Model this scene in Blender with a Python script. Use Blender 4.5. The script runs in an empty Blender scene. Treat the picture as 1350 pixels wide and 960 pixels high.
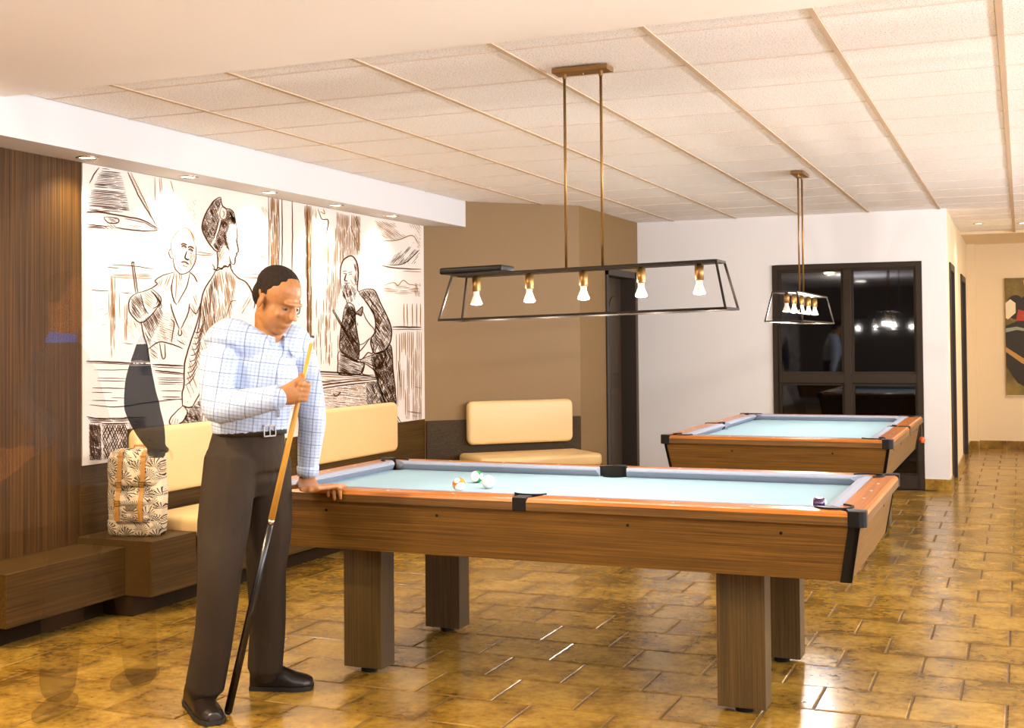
import bpy, bmesh, math, random
from mathutils import Vector, Matrix
random.seed(7)
V = Vector
scene = bpy.context.scene
COL = scene.collection

# ---------------------------------------------------------------- camera
FPX, YAW, PIT, ROL, CX, CY, EYE = 1620.3, .39266, .02251, -.008644, 675., 413.9, 1.38
_fw = V((-math.sin(YAW)*math.cos(PIT), math.cos(YAW)*math.cos(PIT), math.sin(PIT)))
_r = V((math.cos(YAW), math.sin(YAW), 0)); _u = _r.cross(_fw)
RT = _r*math.cos(ROL)+_u*math.sin(ROL); UP = _u*math.cos(ROL)-_r*math.sin(ROL); FW = _fw
EYEP = V((0, 0, EYE))
cd = bpy.data.cameras.new('camera'); cam = bpy.data.objects.new('camera', cd); COL.objects.link(cam)
cd.sensor_width = 36; cd.lens = FPX/1350*36; cd.shift_y = -(480-CY)/1350
cd.clip_start = .05
cam.matrix_world = Matrix(((RT.x, UP.x, -FW.x, 0), (RT.y, UP.y, -FW.y, 0), (RT.z, UP.z, -FW.z, EYE), (0, 0, 0, 1)))
scene.camera = cam
def ray(u, v): return FW+RT*((u-CX)/FPX)+UP*((CY-v)/FPX)
def at(u, v, t): return EYEP+ray(u, v)*t                 # a measured image point at camera depth t
def on_x(u, v, x): d = ray(u, v); return EYEP+d*(x/d.x)    # a measured image point on a wall plane
def on_z(u, v, z): d = ray(u, v); return EYEP+d*((z-EYE)/d.z)

# ---------------------------------------------------------------- world, exposure, lights
def lin(c):
    return tuple(((x/255)/12.92 if x/255 <= .04045 else ((x/255+.055)/1.055)**2.4) for x in c)
w = bpy.data.worlds.new('world'); scene.world = w; w.use_nodes = True
w.node_tree.nodes['Background'].inputs[0].default_value = (*lin((250, 248, 250)), 1)
w.node_tree.nodes['Background'].inputs[1].default_value = 1.6
vs = scene.view_settings; vs.view_transform = 'Standard'; vs.look = 'None'; vs.gamma = 1; vs.exposure = -.26
vs.use_curve_mapping = False
WARM = lin((255, 222, 172)); SOFT = lin((255, 246, 234)); COOL = lin((255, 248, 238))
def area(name, loc, size, power, col, rot=(0, 0, 0), size_y=None, shape='DISK'):
    d = bpy.data.lights.new(name, 'AREA'); d.energy = power; d.color = col; d.shape = shape; d.size = size
    if size_y: d.size_y = size_y
    o = bpy.data.objects.new(name, d); COL.objects.link(o); o.location = loc; o.rotation_euler = rot
    return o
def spot(name, loc, power, col, angle, blend, target=None, radius=.02, parent=None):
    d = bpy.data.lights.new(name, 'SPOT'); d.energy = power; d.color = col; d.spot_size = math.radians(angle); d.spot_blend = blend
    d.shadow_soft_size = radius
    o = bpy.data.objects.new(name, d); COL.objects.link(o); o.location = loc
    if target is not None: o.rotation_euler = (V(target)-V(loc)).to_track_quat('-Z', 'Y').to_euler()
    return o
# unseen lights added behind and beside the camera, with no fixtures modelled
for x, y in ((-3.9, 2.75), (-3.0, 2.3)): area('unseen_hall_light', (x, y, 2.50), .16, 84, lin((255, 228, 184)))  # left pair placed from the shadows falling to the right
for x, y in ((-2.9, 1.6), (-.9, 1.6), (1.1, 1.6), (-2.9, -1.2), (-.9, -1.2), (1.1, -1.2)):
    area('unseen_hall_light', (x, y, 2.50), .22, 13, SOFT)  # added general fill for the room
for x, y in ((1.9, 5.2), (1.9, 7.6), (1.9, 10.0), (.9, 12.6), (.9, 15.0)):
    area('aisle_fill_light', (x, y, 2.53), .22, 30, SOFT if y < 11 else WARM)  # added fill along the aisle and corridor, out of view

for x, y in ((-2.6, .6), (.4, 1.0)): area('uplight_fill', (x, y, 1.75), .35, 110, lin((236, 240, 255)), (math.pi, 0, 0))  # added upward fill for the near ceiling, no floor lamps stand here
# added fill lights along the open right side of the hall, washing the ceiling
for y in (2.0, 5.5, 9.0): area('ceiling_fill_light', (3.0, y, 2.0), .3, 350, lin((238, 240, 252)), (math.radians(180), math.radians(-32), 0), 3.2, 'RECTANGLE')

# ---------------------------------------------------------------- materials
def principled(name, col, rough=.5, metal=0., spec=.5):
    m = bpy.data.materials.new(name); m.use_nodes = True
    b = m.node_tree.nodes['Principled BSDF']
    b.inputs['Base Color'].default_value = (*lin(col), 1); b.inputs['Roughness'].default_value = rough
    b.inputs['Metallic'].default_value = metal; b.inputs['Specular IOR Level'].default_value = spec
    return m
class NT:
    def __init__(s, m): s.t = m.node_tree; s.b = s.t.nodes['Principled BSDF']
    def n(s, k, **kw):
        x = s.t.nodes.new(k)
        for a, b in kw.items(): setattr(x, a, b)
        return x
    def l(s, a, b): s.t.links.new(a, b)
    def coord(s, scale=(1, 1, 1), kind='Object', rot=(0, 0, 0)):
        c = s.n('ShaderNodeTexCoord'); m = s.n('ShaderNodeMapping'); m.inputs['Scale'].default_value = scale; m.inputs['Rotation'].default_value = rot
        s.l(c.outputs[kind], m.inputs['Vector']); return m.outputs[0]
    def noise(s, vec, scale=5, detail=4, rough=.55):
        x = s.n('ShaderNodeTexNoise'); x.inputs['Scale'].default_value = scale; x.inputs['Detail'].default_value = detail
        x.inputs['Roughness'].default_value = rough; s.l(vec, x.inputs['Vector']); return x.outputs['Fac']
    def ramp(s, fac, stops):
        r = s.n('ShaderNodeValToRGB'); e = r.color_ramp.elements
        while len(e) < len(stops): e.new(.5)
        for q, (p, c) in zip(e, stops): q.position = p; q.color = (*lin(c), 1)
        s.l(fac, r.inputs[0]); return r.outputs[0]
    def math(s, op, a, b=None, clamp=False):
        x = s.n('ShaderNodeMath', operation=op); x.use_clamp = clamp
        for i, q in enumerate((a, b)):
            if q is None: continue
            if isinstance(q, (int, float)): x.inputs[i].default_value = q
            else: s.l(q, x.inputs[i])
        return x.outputs[0]
    def mix(s, fac, a, b, mode='MIX'):
        x = s.n('ShaderNodeMix', data_type='RGBA', blend_type=mode)
        for i, q in ((0, fac), (6, a), (7, b)):
            if isinstance(q, (int, float)): x.inputs[i].default_value = q
            elif isinstance(q, tuple): x.inputs[i].default_value = (*lin(q), 1)
            else: s.l(q, x.inputs[i])
        return x.outputs[2]
    def bump(s, h, strength=.3, dist=.01):
        x = s.n('ShaderNodeBump'); x.inputs['Strength'].default_value = strength; x.inputs['Distance'].default_value = dist
        s.l(h, x.inputs['Height']); s.l(x.outputs[0], s.b.inputs['Normal'])
def wood(name, dark, light, grain, rough=.4, coarse=1.0, coat=0.):
    """veneer: streaks along one axis (grain = scale vector, small number along the grain)"""
    m = principled(name, light, rough); N = NT(m)
    v = N.coord(grain)
    a = N.noise(v, 1.0*coarse, 6, .65); b = N.noise(N.coord(tuple(g*.23 for g in grain)), 1.3, 3, .5)
    f = N.math('ADD', N.math('MULTIPLY', a, .85), N.math('MULTIPLY', b, .15))
    N.l(N.ramp(f, ((.36, dark), (.5, tuple((x+y)/2 for x, y in zip(dark, light))), (.64, light))), N.b.inputs['Base Color'])
    N.bump(a, .12, .002)
    if coat: N.b.inputs['Coat Weight'].default_value = coat; N.b.inputs['Coat Roughness'].default_value = .08
    return m
M = {}
GX, GY, GZ = (2.2, 190, 190), (190, 2.2, 190), (190, 190, 2.2)
M['body_x'] = wood('walnut_veneer_x', (72, 45, 10), (122, 84, 27), GX, .42)
M['body_y'] = wood('walnut_veneer_y', (80, 50, 12), (130, 90, 29), GY, .42)
M['leg'] = wood('walnut_veneer_leg', (58, 41, 14), (96, 71, 29), GZ, .45)
M['rail_x'] = wood('rail_wood_x', (150, 80, 6), (204, 120, 18), GX, .3, coat=.25)
M['rail_y'] = wood('rail_wood_y', (150, 80, 6), (204, 120, 18), GY, .3, coat=.25)
M['panel_z'] = wood('dark_panel_z', (46, 27, 3), (98, 63, 14), (90, 90, .8), .50)
M['panel_y'] = wood('dark_panel_y', (56, 38, 10), (92, 64, 21), (120, 1.6, 120), .45)
M['panel_x'] = wood('dark_panel_x', (46, 33, 14), (74, 55, 26), (50, 50, 140), .6)
M['plinth'] = principled('plinth_brown', (44, 29, 11), .7, spec=.1)
for k in ('panel_x', 'panel_y', 'panel_z'): M[k].node_tree.nodes['Principled BSDF'].inputs['Specular IOR Level'].default_value = .2
M['white'] = principled('white_paint', (232, 227, 222), .6)
M['bulkhead'] = principled('bulkhead_paint', (214, 211, 208), .6)
M['cream'] = principled('cream_paint', (246, 238, 228), .6)
M['yellow_cream'] = principled('warm_cream_paint', (240, 218, 178), .6)
M['brown'] = principled('brown_paint', (130, 99, 54), .6)
for k in ('white', 'cream', 'yellow_cream', 'brown'):
    N = NT(M[k]); N.bump(N.noise(N.coord((1, 1, 1)), 260, 3), .06, .002)
M['mural'] = principled('mural_paper', (232, 219, 205), .5)
M['ink'] = principled('brown_ink', (80, 50, 22), .8, spec=.1)
M['ink_light'] = principled('sepia_ink', (156, 112, 62), .8, spec=.1)
def acoustic():
    m = principled('acoustic_tile', (251, 248, 244), .8, spec=.2); N = NT(m); v = N.coord((1, 1, 1))
    s = N.noise(v, 150, 3, .6); big = N.noise(v, 3, 2)
    spots = N.ramp(s, ((.36, (190, 160, 126)), (.44, (251, 248, 244))))
    N.l(spots, N.b.inputs['Base Color']); N.bump(s, .25, .003); return m
M['acoustic'] = acoustic()
M['tee'] = principled('cross_tee_paint', (228, 214, 198), .9, spec=.05)
M['tbar'] = principled('ceiling_grid_paint', (206, 182, 154), .9, spec=.05)
def tile_mat():
    m = principled('ochre_ceramic', (190, 140, 66), .3); N = NT(m)
    g = N.n('ShaderNodeNewGeometry'); oi = N.n('ShaderNodeObjectInfo')
    v = g.outputs['Position']
    n1 = N.noise(v, 4.5, 7, .62); n2 = N.noise(v, 30, 4, .6); n3 = N.noise(v, 1.1, 2, .5)
    base = N.ramp(n1, ((.28, (94, 66, 18)), (.44, (152, 115, 40)), (.58, (182, 142, 58)), (.76, (208, 172, 98))))
    base = N.mix(.35, base, N.ramp(n2, ((.3, (92, 66, 20)), (.6, (190, 148, 62)))), 'MIX')
    pits = N.ramp(N.noise(v, 75, 2, .5), ((.27, (70, 46, 20)), (.33, (255, 255, 255))))
    base = N.mix(.6, base, pits, 'MULTIPLY')
    # darker fired rim on every tile, following the laid pattern
    sp_ = N.n('ShaderNodeSeparateXYZ'); N.l(v, sp_.inputs[0])
    ry = N.math('DIVIDE', N.math('SUBTRACT', sp_.outputs[1], 5.634), .3165); row = N.math('FLOOR', ry); fy = N.math('FRACT', ry)
    odd = N.math('MULTIPLY', N.math('ABSOLUTE', N.math('MODULO', N.math('ADD', row, 1.), 2.)), .5)
    fx = N.math('FRACT', N.math('ADD', N.math('SUBTRACT', N.math('DIVIDE', N.math('SUBTRACT', sp_.outputs[0], -.073), .3335), odd), 100.))
    ed = N.math('MINIMUM', N.math('MINIMUM', fx, N.math('SUBTRACT', 1., fx)), N.math('MINIMUM', fy, N.math('SUBTRACT', 1., fy)))
    rim = N.ramp(N.math('ADD', N.math('MULTIPLY', ed, 2.6), N.math('MULTIPLY', N.math('SUBTRACT', n1, .5), 1.6)), ((.0, (150, 122, 78)), (.35, (255, 255, 255))))
    base = N.mix(.42, base, rim, 'MULTIPLY')
    tint = N.ramp(oi.outputs['Random'], ((0., (206, 200, 186)), (1., (255, 255, 255))))
    base = N.mix(.8, base, tint, 'MULTIPLY')
    N.l(base, N.b.inputs['Base Color'])
    r = N.math('ADD', N.math('MULTIPLY', n2, .28), .07); N.l(r, N.b.inputs['Roughness'])
    N.bump(N.math('ADD', n2, N.math('MULTIPLY', n1, .7)), .16, .005); return m
M['tile'] = tile_mat()
M['grout'] = principled('grout', (96, 70, 34), .8)
def cloth(name, col, sc=900, bump=.15, rough=.9):
    m = principled(name, col, rough, spec=.2); N = NT(m); s = N.noise(N.coord((1, 1, 1)), sc, 2)
    d = tuple(x*.9 for x in col); N.l(N.ramp(s, ((.35, d), (.65, col))), N.b.inputs['Base Color']); N.bump(s, bump, .002); return m
M['felt'] = cloth('pale_blue_felt', (150, 178, 188))
M['cushion_cloth'] = cloth('rail_cloth', (156, 160, 174))
M['black'] = principled('black_plastic', (12, 9, 7), .45, spec=.3)
M['leather_black'] = principled('pocket_leather', (16, 13, 10), .6, spec=.25)
M['sight'] = principled('pearl_sight', (246, 240, 226), .3)
M['vinyl'] = principled('cream_vinyl', (226, 190, 130), .42)
N = NT(M['vinyl']); N.bump(N.noise(N.coord(), 320, 3), .08, .002)
M['bronze'] = principled('dark_bronze', (34, 25, 16), .4, .6)
M['brass'] = principled('aged_brass', (146, 108, 56), .36, .7)
M['frame'] = principled('window_frame_brown', (50, 39, 27), .6, spec=.2)
M['glass'] = principled('night_glass', (4, 4, 5), .03, spec=.7)
M['door'] = wood('door_brown', (52, 38, 24), (74, 56, 36), (40, 40, 1), .5)
M['door_dark'] = principled('door_frame_dark', (46, 34, 22), .5)
M['chrome'] = principled('chrome', (200, 190, 176), .2, 1.)
M['brushed'] = principled('brushed_plate', (206, 180, 130), .35, .6)
def emis(name, col, s):
    m = bpy.data.materials.new(name); m.use_nodes = True; b = m.node_tree.nodes['Principled BSDF']
    b.inputs['Base Color'].default_value = (*lin(col), 1)
    b.inputs['Emission Color'].default_value = (*lin(col), 1); b.inputs['Emission Strength'].default_value = s; return m
M['lens'] = emis('lit_downlight_lens', (255, 240, 214), 14)
M['bulb_face'] = emis('lit_bulb_face', (255, 248, 236), 26)
M['bulb_glass'] = emis('bulb_reflector_glass', (225, 215, 205), .30)

# ---------------------------------------------------------------- mesh helpers
class MB:
    def __init__(s): s.v = []; s.f = []; s.m = []
    def add(s, vs_, fs, mi=0):
        o = len(s.v); s.v += [tuple(p) for p in vs_]; s.f += [tuple(i+o for i in q) for q in fs]; s.m += [mi]*len(fs); return s
    def hexa(s, p, mi=0):   # bottom 4 ccw, top 4 ccw
        return s.add(p, [(3, 2, 1, 0), (4, 5, 6, 7), (0, 1, 5, 4), (1, 2, 6, 5), (2, 3, 7, 6), (3, 0, 4, 7)], mi)
    def box(s, x0, x1, y0, y1, z0, z1, mi=0):
        return s.hexa([(x0, y0, z0), (x1, y0, z0), (x1, y1, z0), (x0, y1, z0), (x0, y0, z1), (x1, y0, z1), (x1, y1, z1), (x0, y1, z1)], mi)
    def prism(s, poly, axis, a, b, mi=0):
        """poly: 2-D points; extruded along axis from a to b. axis z: (x,y); x: (y,z); y: (x,z)"""
        mk = {'z': lambda p, t: (p[0], p[1], t), 'x': lambda p, t: (t, p[0], p[1]), 'y': lambda p, t: (p[0], t, p[1])}[axis]
        n = len(poly)
        return s.add([mk(p, a) for p in poly]+[mk(p, b) for p in poly],
                     [tuple(range(n-1, -1, -1)), tuple(range(n, 2*n))]+[(i, (i+1) % n, n+(i+1) % n, n+i) for i in range(n)], mi)
    def loft(s, rings, mi=0, caps=True):
        n = len(rings[0]); vs_ = [p for r in rings for p in r]; fs = []
        for k in range(len(rings)-1):
            for i in range(n): fs.append((k*n+i, k*n+(i+1) % n, (k+1)*n+(i+1) % n, (k+1)*n+i))
        if caps: fs += [tuple(range(n-1, -1, -1)), tuple(range((len(rings)-1)*n, len(rings)*n))]
        return s.add(vs_, fs, mi)
    def tube(s, pts, r, n=12, mi=0, ref=None, caps=True):
        """r: number, or list of numbers or (a,b) pairs; a lies along ref"""
        pts = [V(p) for p in pts]; rings = []
        rr = r if isinstance(r, list) else [r]*len(pts)
        for k, p in enumerate(pts):
            d = (pts[min(k+1, len(pts)-1)]-pts[max(k-1, 0)]).normalized()
            q = V(ref) if ref is not None else (V((0, 0, 1)) if abs(d.z) < .9 else V((1, 0, 0)))
            a = (q-d*q.dot(d)).normalized(); b = d.cross(a)
            ra, rb = rr[k] if isinstance(rr[k], tuple) else (rr[k], rr[k])
            rings.append([p+a*(ra*math.cos(2*math.pi*i/n))+b*(rb*math.sin(2*math.pi*i/n)) for i in range(n)])
        return s.loft(rings, mi, caps)
    def lathe(s, prof, c=(0, 0, 0), n=24, mi=0, caps=True):
        return s.loft([[(c[0]+r*math.cos(2*math.pi*i/n), c[1]+r*math.sin(2*math.pi*i/n), c[2]+z) for i in range(n)] for r, z in prof], mi, caps)
    def ell(s, c, ax, r, n=16, mi=0):
        """ellipsoid with axes ax (3 vectors) and radii r"""
        rings = []
        for k in range(1, n//2):
            th = math.pi*k/(n//2)
            rings.append([V(c)-ax[2]*(r[2]*math.cos(th))+ax[0]*(r[0]*math.sin(th)*math.cos(2*math.pi*i/n))+ax[1]*(r[1]*math.sin(th)*math.sin(2*math.pi*i/n)) for i in range(n)])
        return s.loft(rings, mi)
    def mesh(s, name):
        me = bpy.data.meshes.new(name); me.from_pydata(s.v, [], s.f)
        return me
    def build(s, name, mats, parent=None, smooth=False, bevel=0, seg=2, loc=None):
        me = s.mesh(name); mats = mats if isinstance(mats, (list, tuple)) else [mats]
        for m in mats: me.materials.append(m)
        if len(mats) > 1: me.polygons.foreach_set('material_index', s.m)
        if smooth: me.polygons.foreach_set('use_smooth', [True]*len(me.polygons))
        bm = bmesh.new(); bm.from_mesh(me); bmesh.ops.recalc_face_normals(bm, faces=bm.faces)
        if bevel:
            bmesh.ops.remove_doubles(bm, verts=bm.verts, dist=1e-5)
            ed = [e for e in bm.edges if len(e.link_faces) == 2 and e.calc_face_angle(0) > .5]
            bmesh.ops.bevel(bm, geom=ed, offset=bevel, segments=seg, affect='EDGES', profile=.5, clamp_overlap=True)
            if seg > 2:
                for f in bm.faces: f.smooth = True
        bm.to_mesh(me); bm.free(); me.update()
        return link(name, me, parent, loc)
def link(name, me, parent=None, loc=None):
    o = bpy.data.objects.new(name, me); COL.objects.link(o)
    if loc is not None: o.location = loc
    if parent is not None:
        o.parent = parent
        if loc is None and not parent.get('_local'): o.matrix_parent_inverse = parent_world(parent).inverted()
    return o
def parent_world(p):
    m = Matrix.LocRotScale(p.location, p.rotation_euler, p.scale)
    return parent_world(p.parent) @ p.matrix_parent_inverse @ m if p.parent else m
def thing(name, label, cat, loc, rotz=0, group=None, local=False):
    o = bpy.data.objects.new(name, None); COL.objects.link(o); o.location = loc; o.rotation_euler = (0, 0, rotz); o.empty_display_size = .1
    if local: o['_local'] = 1
    return tag(o, label, cat, group)
def tag(o, label, cat, group=None):
    o['label'] = label; o['category'] = cat
    if group: o['group'] = group
    return o
def struct(o, label=None):
    o['kind'] = 'structure'
    if label: o['label'] = label
    return o

# ================================================================ THE ROOM
XW, XB, ZB, ZC, ZS = -4.533, -4.267, 2.338, 2.552, 2.515
YF, XC, YE = 11.78, -.615, 16.4
XR, YB = 3.3, -4.0
CH0, CH1 = V((-4.533, 9.05, 0)), V((-3.52, 10.03, 0))
# ---- floor with its brick-laid tiles
fb = MB().box(XW-.1, XR, YB, YE+.1, -.08, -.004).build('floor', M['grout']); struct(fb, 'ochre ceramic tile floor laid in a running bond')
TX, TY, JX, JY = .3335, .3165, -.073, 5.634
def tile_mesh():
    g, b, h = .0035, .004, 0.
    x0, x1, y0, y1 = g, TX-g, -TY+g, -g
    p = [(x0, y0, -.03), (x1, y0, -.03), (x1, y1, -.03), (x0, y1, -.03), (x0, y0, h-.003), (x1, y0, h-.003), (x1, y1, h-.003), (x0, y1, h-.003),
         (x0+b, y0+b, h), (x1-b, y0+b, h), (x1-b, y1-b, h), (x0+b, y1-b, h)]
    f = [(0, 1, 5, 4), (1, 2, 6, 5), (2, 3, 7, 6), (3, 0, 4, 7), (4, 5, 9, 8), (5, 6, 10, 9), (6, 7, 11, 10), (7, 4, 8, 11), (8, 9, 10, 11)]
    return p, f
tp, tf = tile_mesh()
tme = bpy.data.meshes.new('floor_tile'); tme.from_pydata(tp, [], tf); tme.materials.append(M['tile'])
spots = []
for r in range(-9, 37):
    y = JY+r*TY                      # far edge of the row
    if y > YE+.3: continue
    off = 0 if r % 2 == 0 else TX/2
    for c in range(-15, 9):
        x = JX+off+c*TX
        if x < XW-.2: continue
        if y > YF+.1 and x+TX < XC: continue
        if y > 9.05 and x+TX < CH0.x+min(y-9.4, 1.0): continue
        spots.append((x, y))
def shown(x, y):
    d = V((x+TX/2, y-TY/2, 0))-EYEP; t = d.dot(FW)
    if t < 1: return 0
    u = CX+FPX*d.dot(RT)/t; v = CY-FPX*d.dot(UP)/t
    return 1/t if -30 < u < 1380 and v < 985 else 0
spots.sort(key=lambda s: -shown(*s))
rest = MB()
for k, (x, y) in enumerate(spots):
    dz = random.uniform(-.0012, .0012)
    if k < 300 and shown(x, y):
        o = bpy.data.objects.new('floor_tile', tme); COL.objects.link(o); o.location = (x, y, dz); o.parent = fb
    else: rest.add([(a+x, b+y, c+dz) for a, b, c in tp], tf)
ro = rest.build('floor_tile_field', M['tile'], fb); ro['kind'] = 'stuff'

# ---- left wall
struct(MB().box(XW-.12, XW-.02, YB, 9.2, 0, 2.7).build('wall_left', M['cream']), 'left wall behind the mural and wood panelling')
pn = MB().box(XW-.019, XW, 2.2, 5.068, .0, ZB).build('wood_wall_panel', M['panel_z'])
tag(pn, 'tall dark brown wood panel on the wall left of the mural', 'wall panel')
wn = MB().box(XW-.018, XW+.002, 5.069, 9.07, 0, .75).build('wood_wainscot', M['panel_y'])
tag(wn, 'dark wood wainscot strip running below the mural', 'wall panel')
# chamfer wall, jog wall
dch = (CH1-CH0).normalized(); nch = V((dch.y, -dch.x, 0))   # towards the room
def chp(a, d, z): p = CH0+dch*a+nch*d; return (p.x, p.y, z)
LCH = (CH1-CH0).length
struct(MB().hexa([chp(-.1, -.12, 0), chp(-.1, 0, 0), chp(LCH, 0, 0), chp(LCH, -.12, 0), chp(-.1, -.12, 2.6), chp(-.1, 0, 2.6), chp(LCH, 0, 2.6), chp(LCH, -.12, 2.6)]).build('wall_corner', M['brown']), 'brown painted angled corner wall')
DX0, DX1, DZ = 10.79, 11.66, 2.0
wj = MB()
wj.box(CH1.x-.2, CH1.x, CH1.y, DX0, 0, 2.6).box(CH1.x-.2, CH1.x, DX1, YF+.1, 0, 2.6).box(CH1.x-.2, CH1.x, DX0, DX1, DZ, 2.6)
struct(wj.build('wall_passage', M['brown']), 'brown painted wall holding the dark door')
# door in the jog wall
xd = CH1.x
d1 = MB().box(xd-.19, xd-.14, DX0, DX1, 0, DZ).build('door_1', M['door']); struct(d1, 'dark brown panelled door in the brown wall')
for y0, y1, z0, z1 in ((.10, .40, .18, .92), (.47, .77, .18, .92), (.10, .40, 1.06, 1.70), (.47, .77, 1.06, 1.70)):
    q = [(DX0+y0, z0), (DX0+y1, z0), (DX0+y1, z1)]+([(DX0+(y0+y1)/2+.15*math.cos(a), z1+.11*math.sin(a)) for a in (.5, 1.0, 1.57, 2.1, 2.6)] if z0 > 1 else [])+[(DX0+y0, z1)]
    MB().prism(q, 'x', xd-.14, xd-.128).build('door_panel', M['door'], d1, bevel=.006)
for y0, y1, z0, z1 in ((DX0-.05, DX0+.012, 0, DZ+.05), (DX1-.012, DX1+.05, 0, DZ+.05), (DX0-.05, DX1+.05, DZ-.012, DZ+.05)):
    MB().box(xd-.2, xd+.014, y0, y1, z0, z1).build('door_frame', M['door_dark'], d1)
MB().tube([(xd-.13, DX0+.08, 1.0), (xd-.07, DX0+.08, 1.0)], [.022, .026], 12).build('door_knob', M['chrome'], d1)
# far wall with window opening
WX0, WX1, WZ = -2.187, -.83, 2.083
wf = MB().box(CH1.x-.2, WX0, YF, YF+.15, 0, 2.6).box(WX1, XC, YF, YF+.15, 0, 2.6).box(WX0, WX1, YF, YF+.15, WZ, 2.6)
struct(wf.build('wall_far', M['white']), 'off-white far wall with the tall dark window')
# corridor wall with two doors
wc = MB()
for a, b in ((YF+.15, 12.2), (13.0, 14.5), (15.6, YE)): wc.box(XC-.15, XC, a, b, 0, 2.6)
for a, b in ((12.2, 13.0), (14.5, 15.6)): wc.box(XC-.15, XC, a, b, 2.08, 2.6)
struct(wc.build('wall_corridor', M['yellow_cream']), 'cream corridor side wall with two dark doors')
for n, (a, b) in enumerate(((12.2, 13.0), (14.5, 15.6))):
    d = MB().box(XC-.12, XC-.07, a, b, 0, 2.08).build('door_%d' % (n+2), M['door']); struct(d, ('nearer' if n == 0 else 'farther')+' dark door in the corridor side wall')
    for y0, y1, z0, z1 in ((a-.01, a+.07, 0, 2.08), (b-.07, b+.01, 0, 2.08), (a, b, 2.02, 2.09)):
        MB().box(XC-.13, XC+.012, y0, y1, z0, z1).build('door_frame', M['door_dark'], d)
    MB().box(XC-.07, XC-.055, a+.09, a+.19, .93, 1.09).build('lock_plate', M['brushed'], d)
    MB().tube([(XC-.06, a+.14, 1.02), (XC-.01, a+.14, 1.02), (XC-.01, a+.26, 1.02)], .01, 8).build('door_handle', M['brushed'], d)
struct(MB().box(XC-.15, XR, YE, YE+.15, 0, 2.6).build('wall_end', M['yellow_cream']), 'cream wall closing the corridor')
struct(MB().box(XC, XC+.10, YE-.12, YE, 0, 2.6).build('trim_1', M['yellow_cream']), 'narrow cream pilaster at the corridor corner')
# tile skirtings, each piece its own
def skirting(name, pieces, label):
    root = None
    for a, b, dirn, fixed in pieces:
        n = max(1, round((b-a)/.33)); st = (b-a)/n
        for i in range(n):
            p0, p1 = a+i*st+.002, a+(i+1)*st-.002
            mb = MB().box(p0, p1, fixed-.012, fixed, 0, .10) if dirn == 'x' else MB().box(fixed, fixed+.012, p0, p1, 0, .10)
            if root is None:
                root = mb.build(name, M['tile'], None, bevel=.002); struct(root, label)
            else: mb.build('skirting_tile', M['tile'], root, bevel=.002)
skirting('baseboard_far', [(CH1.x, WX0, 'x', YF), (WX1, XC+.012, 'x', YF)], 'ochre tile skirting under the off-white far wall')
skirting('baseboard_corridor', [(YF, 12.19, 'y', XC), (13.01, 14.49, 'y', XC), (15.61, YE-.12, 'y', XC)], 'ochre tile skirting along the corridor side wall')
skirting('baseboard_end', [(XC+.012, XC+.112, 'x', YE-.12), (XC+.112, 1.4, 'x', YE)], 'ochre tile skirting under the corridor end wall')
# ---- window: dark frame, four panes
wn1 = MB(); fr = .052
wn1.box(WX0, WX0+fr, YF-.02, YF+.06, 0, WZ).box(WX1-fr, WX1, YF-.02, YF+.06, 0, WZ).box(WX0+fr, WX1-fr, YF-.02, YF+.06, WZ-fr, WZ).box(WX0+fr, WX1-fr, YF-.02, YF+.06, 0, .12)
w1 = wn1.build('window_1', M['frame'], None, bevel=.004); struct(w1, 'tall dark-framed window of four panes in the far wall')
MB().box(-1.531, -1.462, YF-.016, YF+.055, .12, WZ-fr).build('window_mullion', M['frame'], w1, bevel=.004)
for a, b in ((WX0+fr, -1.531), (-1.462, WX1-fr)):
    MB().box(a, b, YF-.016, YF+.055, .965, 1.05).build('window_transom', M['frame'], w1, bevel=.004)
    for z0, z1 in ((.12, .965), (1.05, WZ-fr)):
        e = .022
        for q in ((a, a+e, z0, z1), (b-e, b, z0, z1), (a+e, b-e, z0, z0+e), (a+e, b-e, z1-e, z1)):
            MB().box(q[0], q[1], YF+.012, YF+.05, q[2], q[3]).build('glazing_bead', M['frame'], w1)
        MB().box(a+.01, b-.01, YF+.034, YF+.042, z0+.01, z1-.01).build('window_pane', M['glass'], w1)
# ---- right and back walls of the hall (outside the picture)
struct(MB().box(XW-.1, XR, YB-.1, YB, 0, 2.7).build('wall_back', principled('taupe_paint', (104, 92, 80), .7)), 'cream wall behind the camera')

# ---- ceilings
struct(MB().box(XW-.12, XR, YB, 4.268, ZS, 2.72).build('ceiling_soffit', M['cream']), 'smooth cream plaster ceiling in the foreground')
bk = MB().box(XW-.12, XB, 2.2, 9.33, ZB, 2.6)
bko = bk.build('ceiling_bulkhead', M['bulkhead']); struct(bko, 'white bulkhead above the mural with recessed downlights')
ce = MB().box(XW-.1, XR, 4.2, 14.75, ZC+.02, ZC+.06).build('ceiling', M['acoustic']); struct(ce, 'suspended ceiling of speckled acoustic tiles')
struct(MB().box(XC-.2, XR, 14.75, YE+.1, ZC-.01, ZC+.06).build('ceiling_corridor', M['yellow_cream']), 'plain cream ceiling at the corridor end')
CDX, CDY, CX0, CY0 = .6185, .5735, -.055, 4.545
xs = [CX0+k*CDX for k in range(-7, 6)]; ys = [CY0+k*CDY for k in range(-1, 18)]
cme = {}
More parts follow.
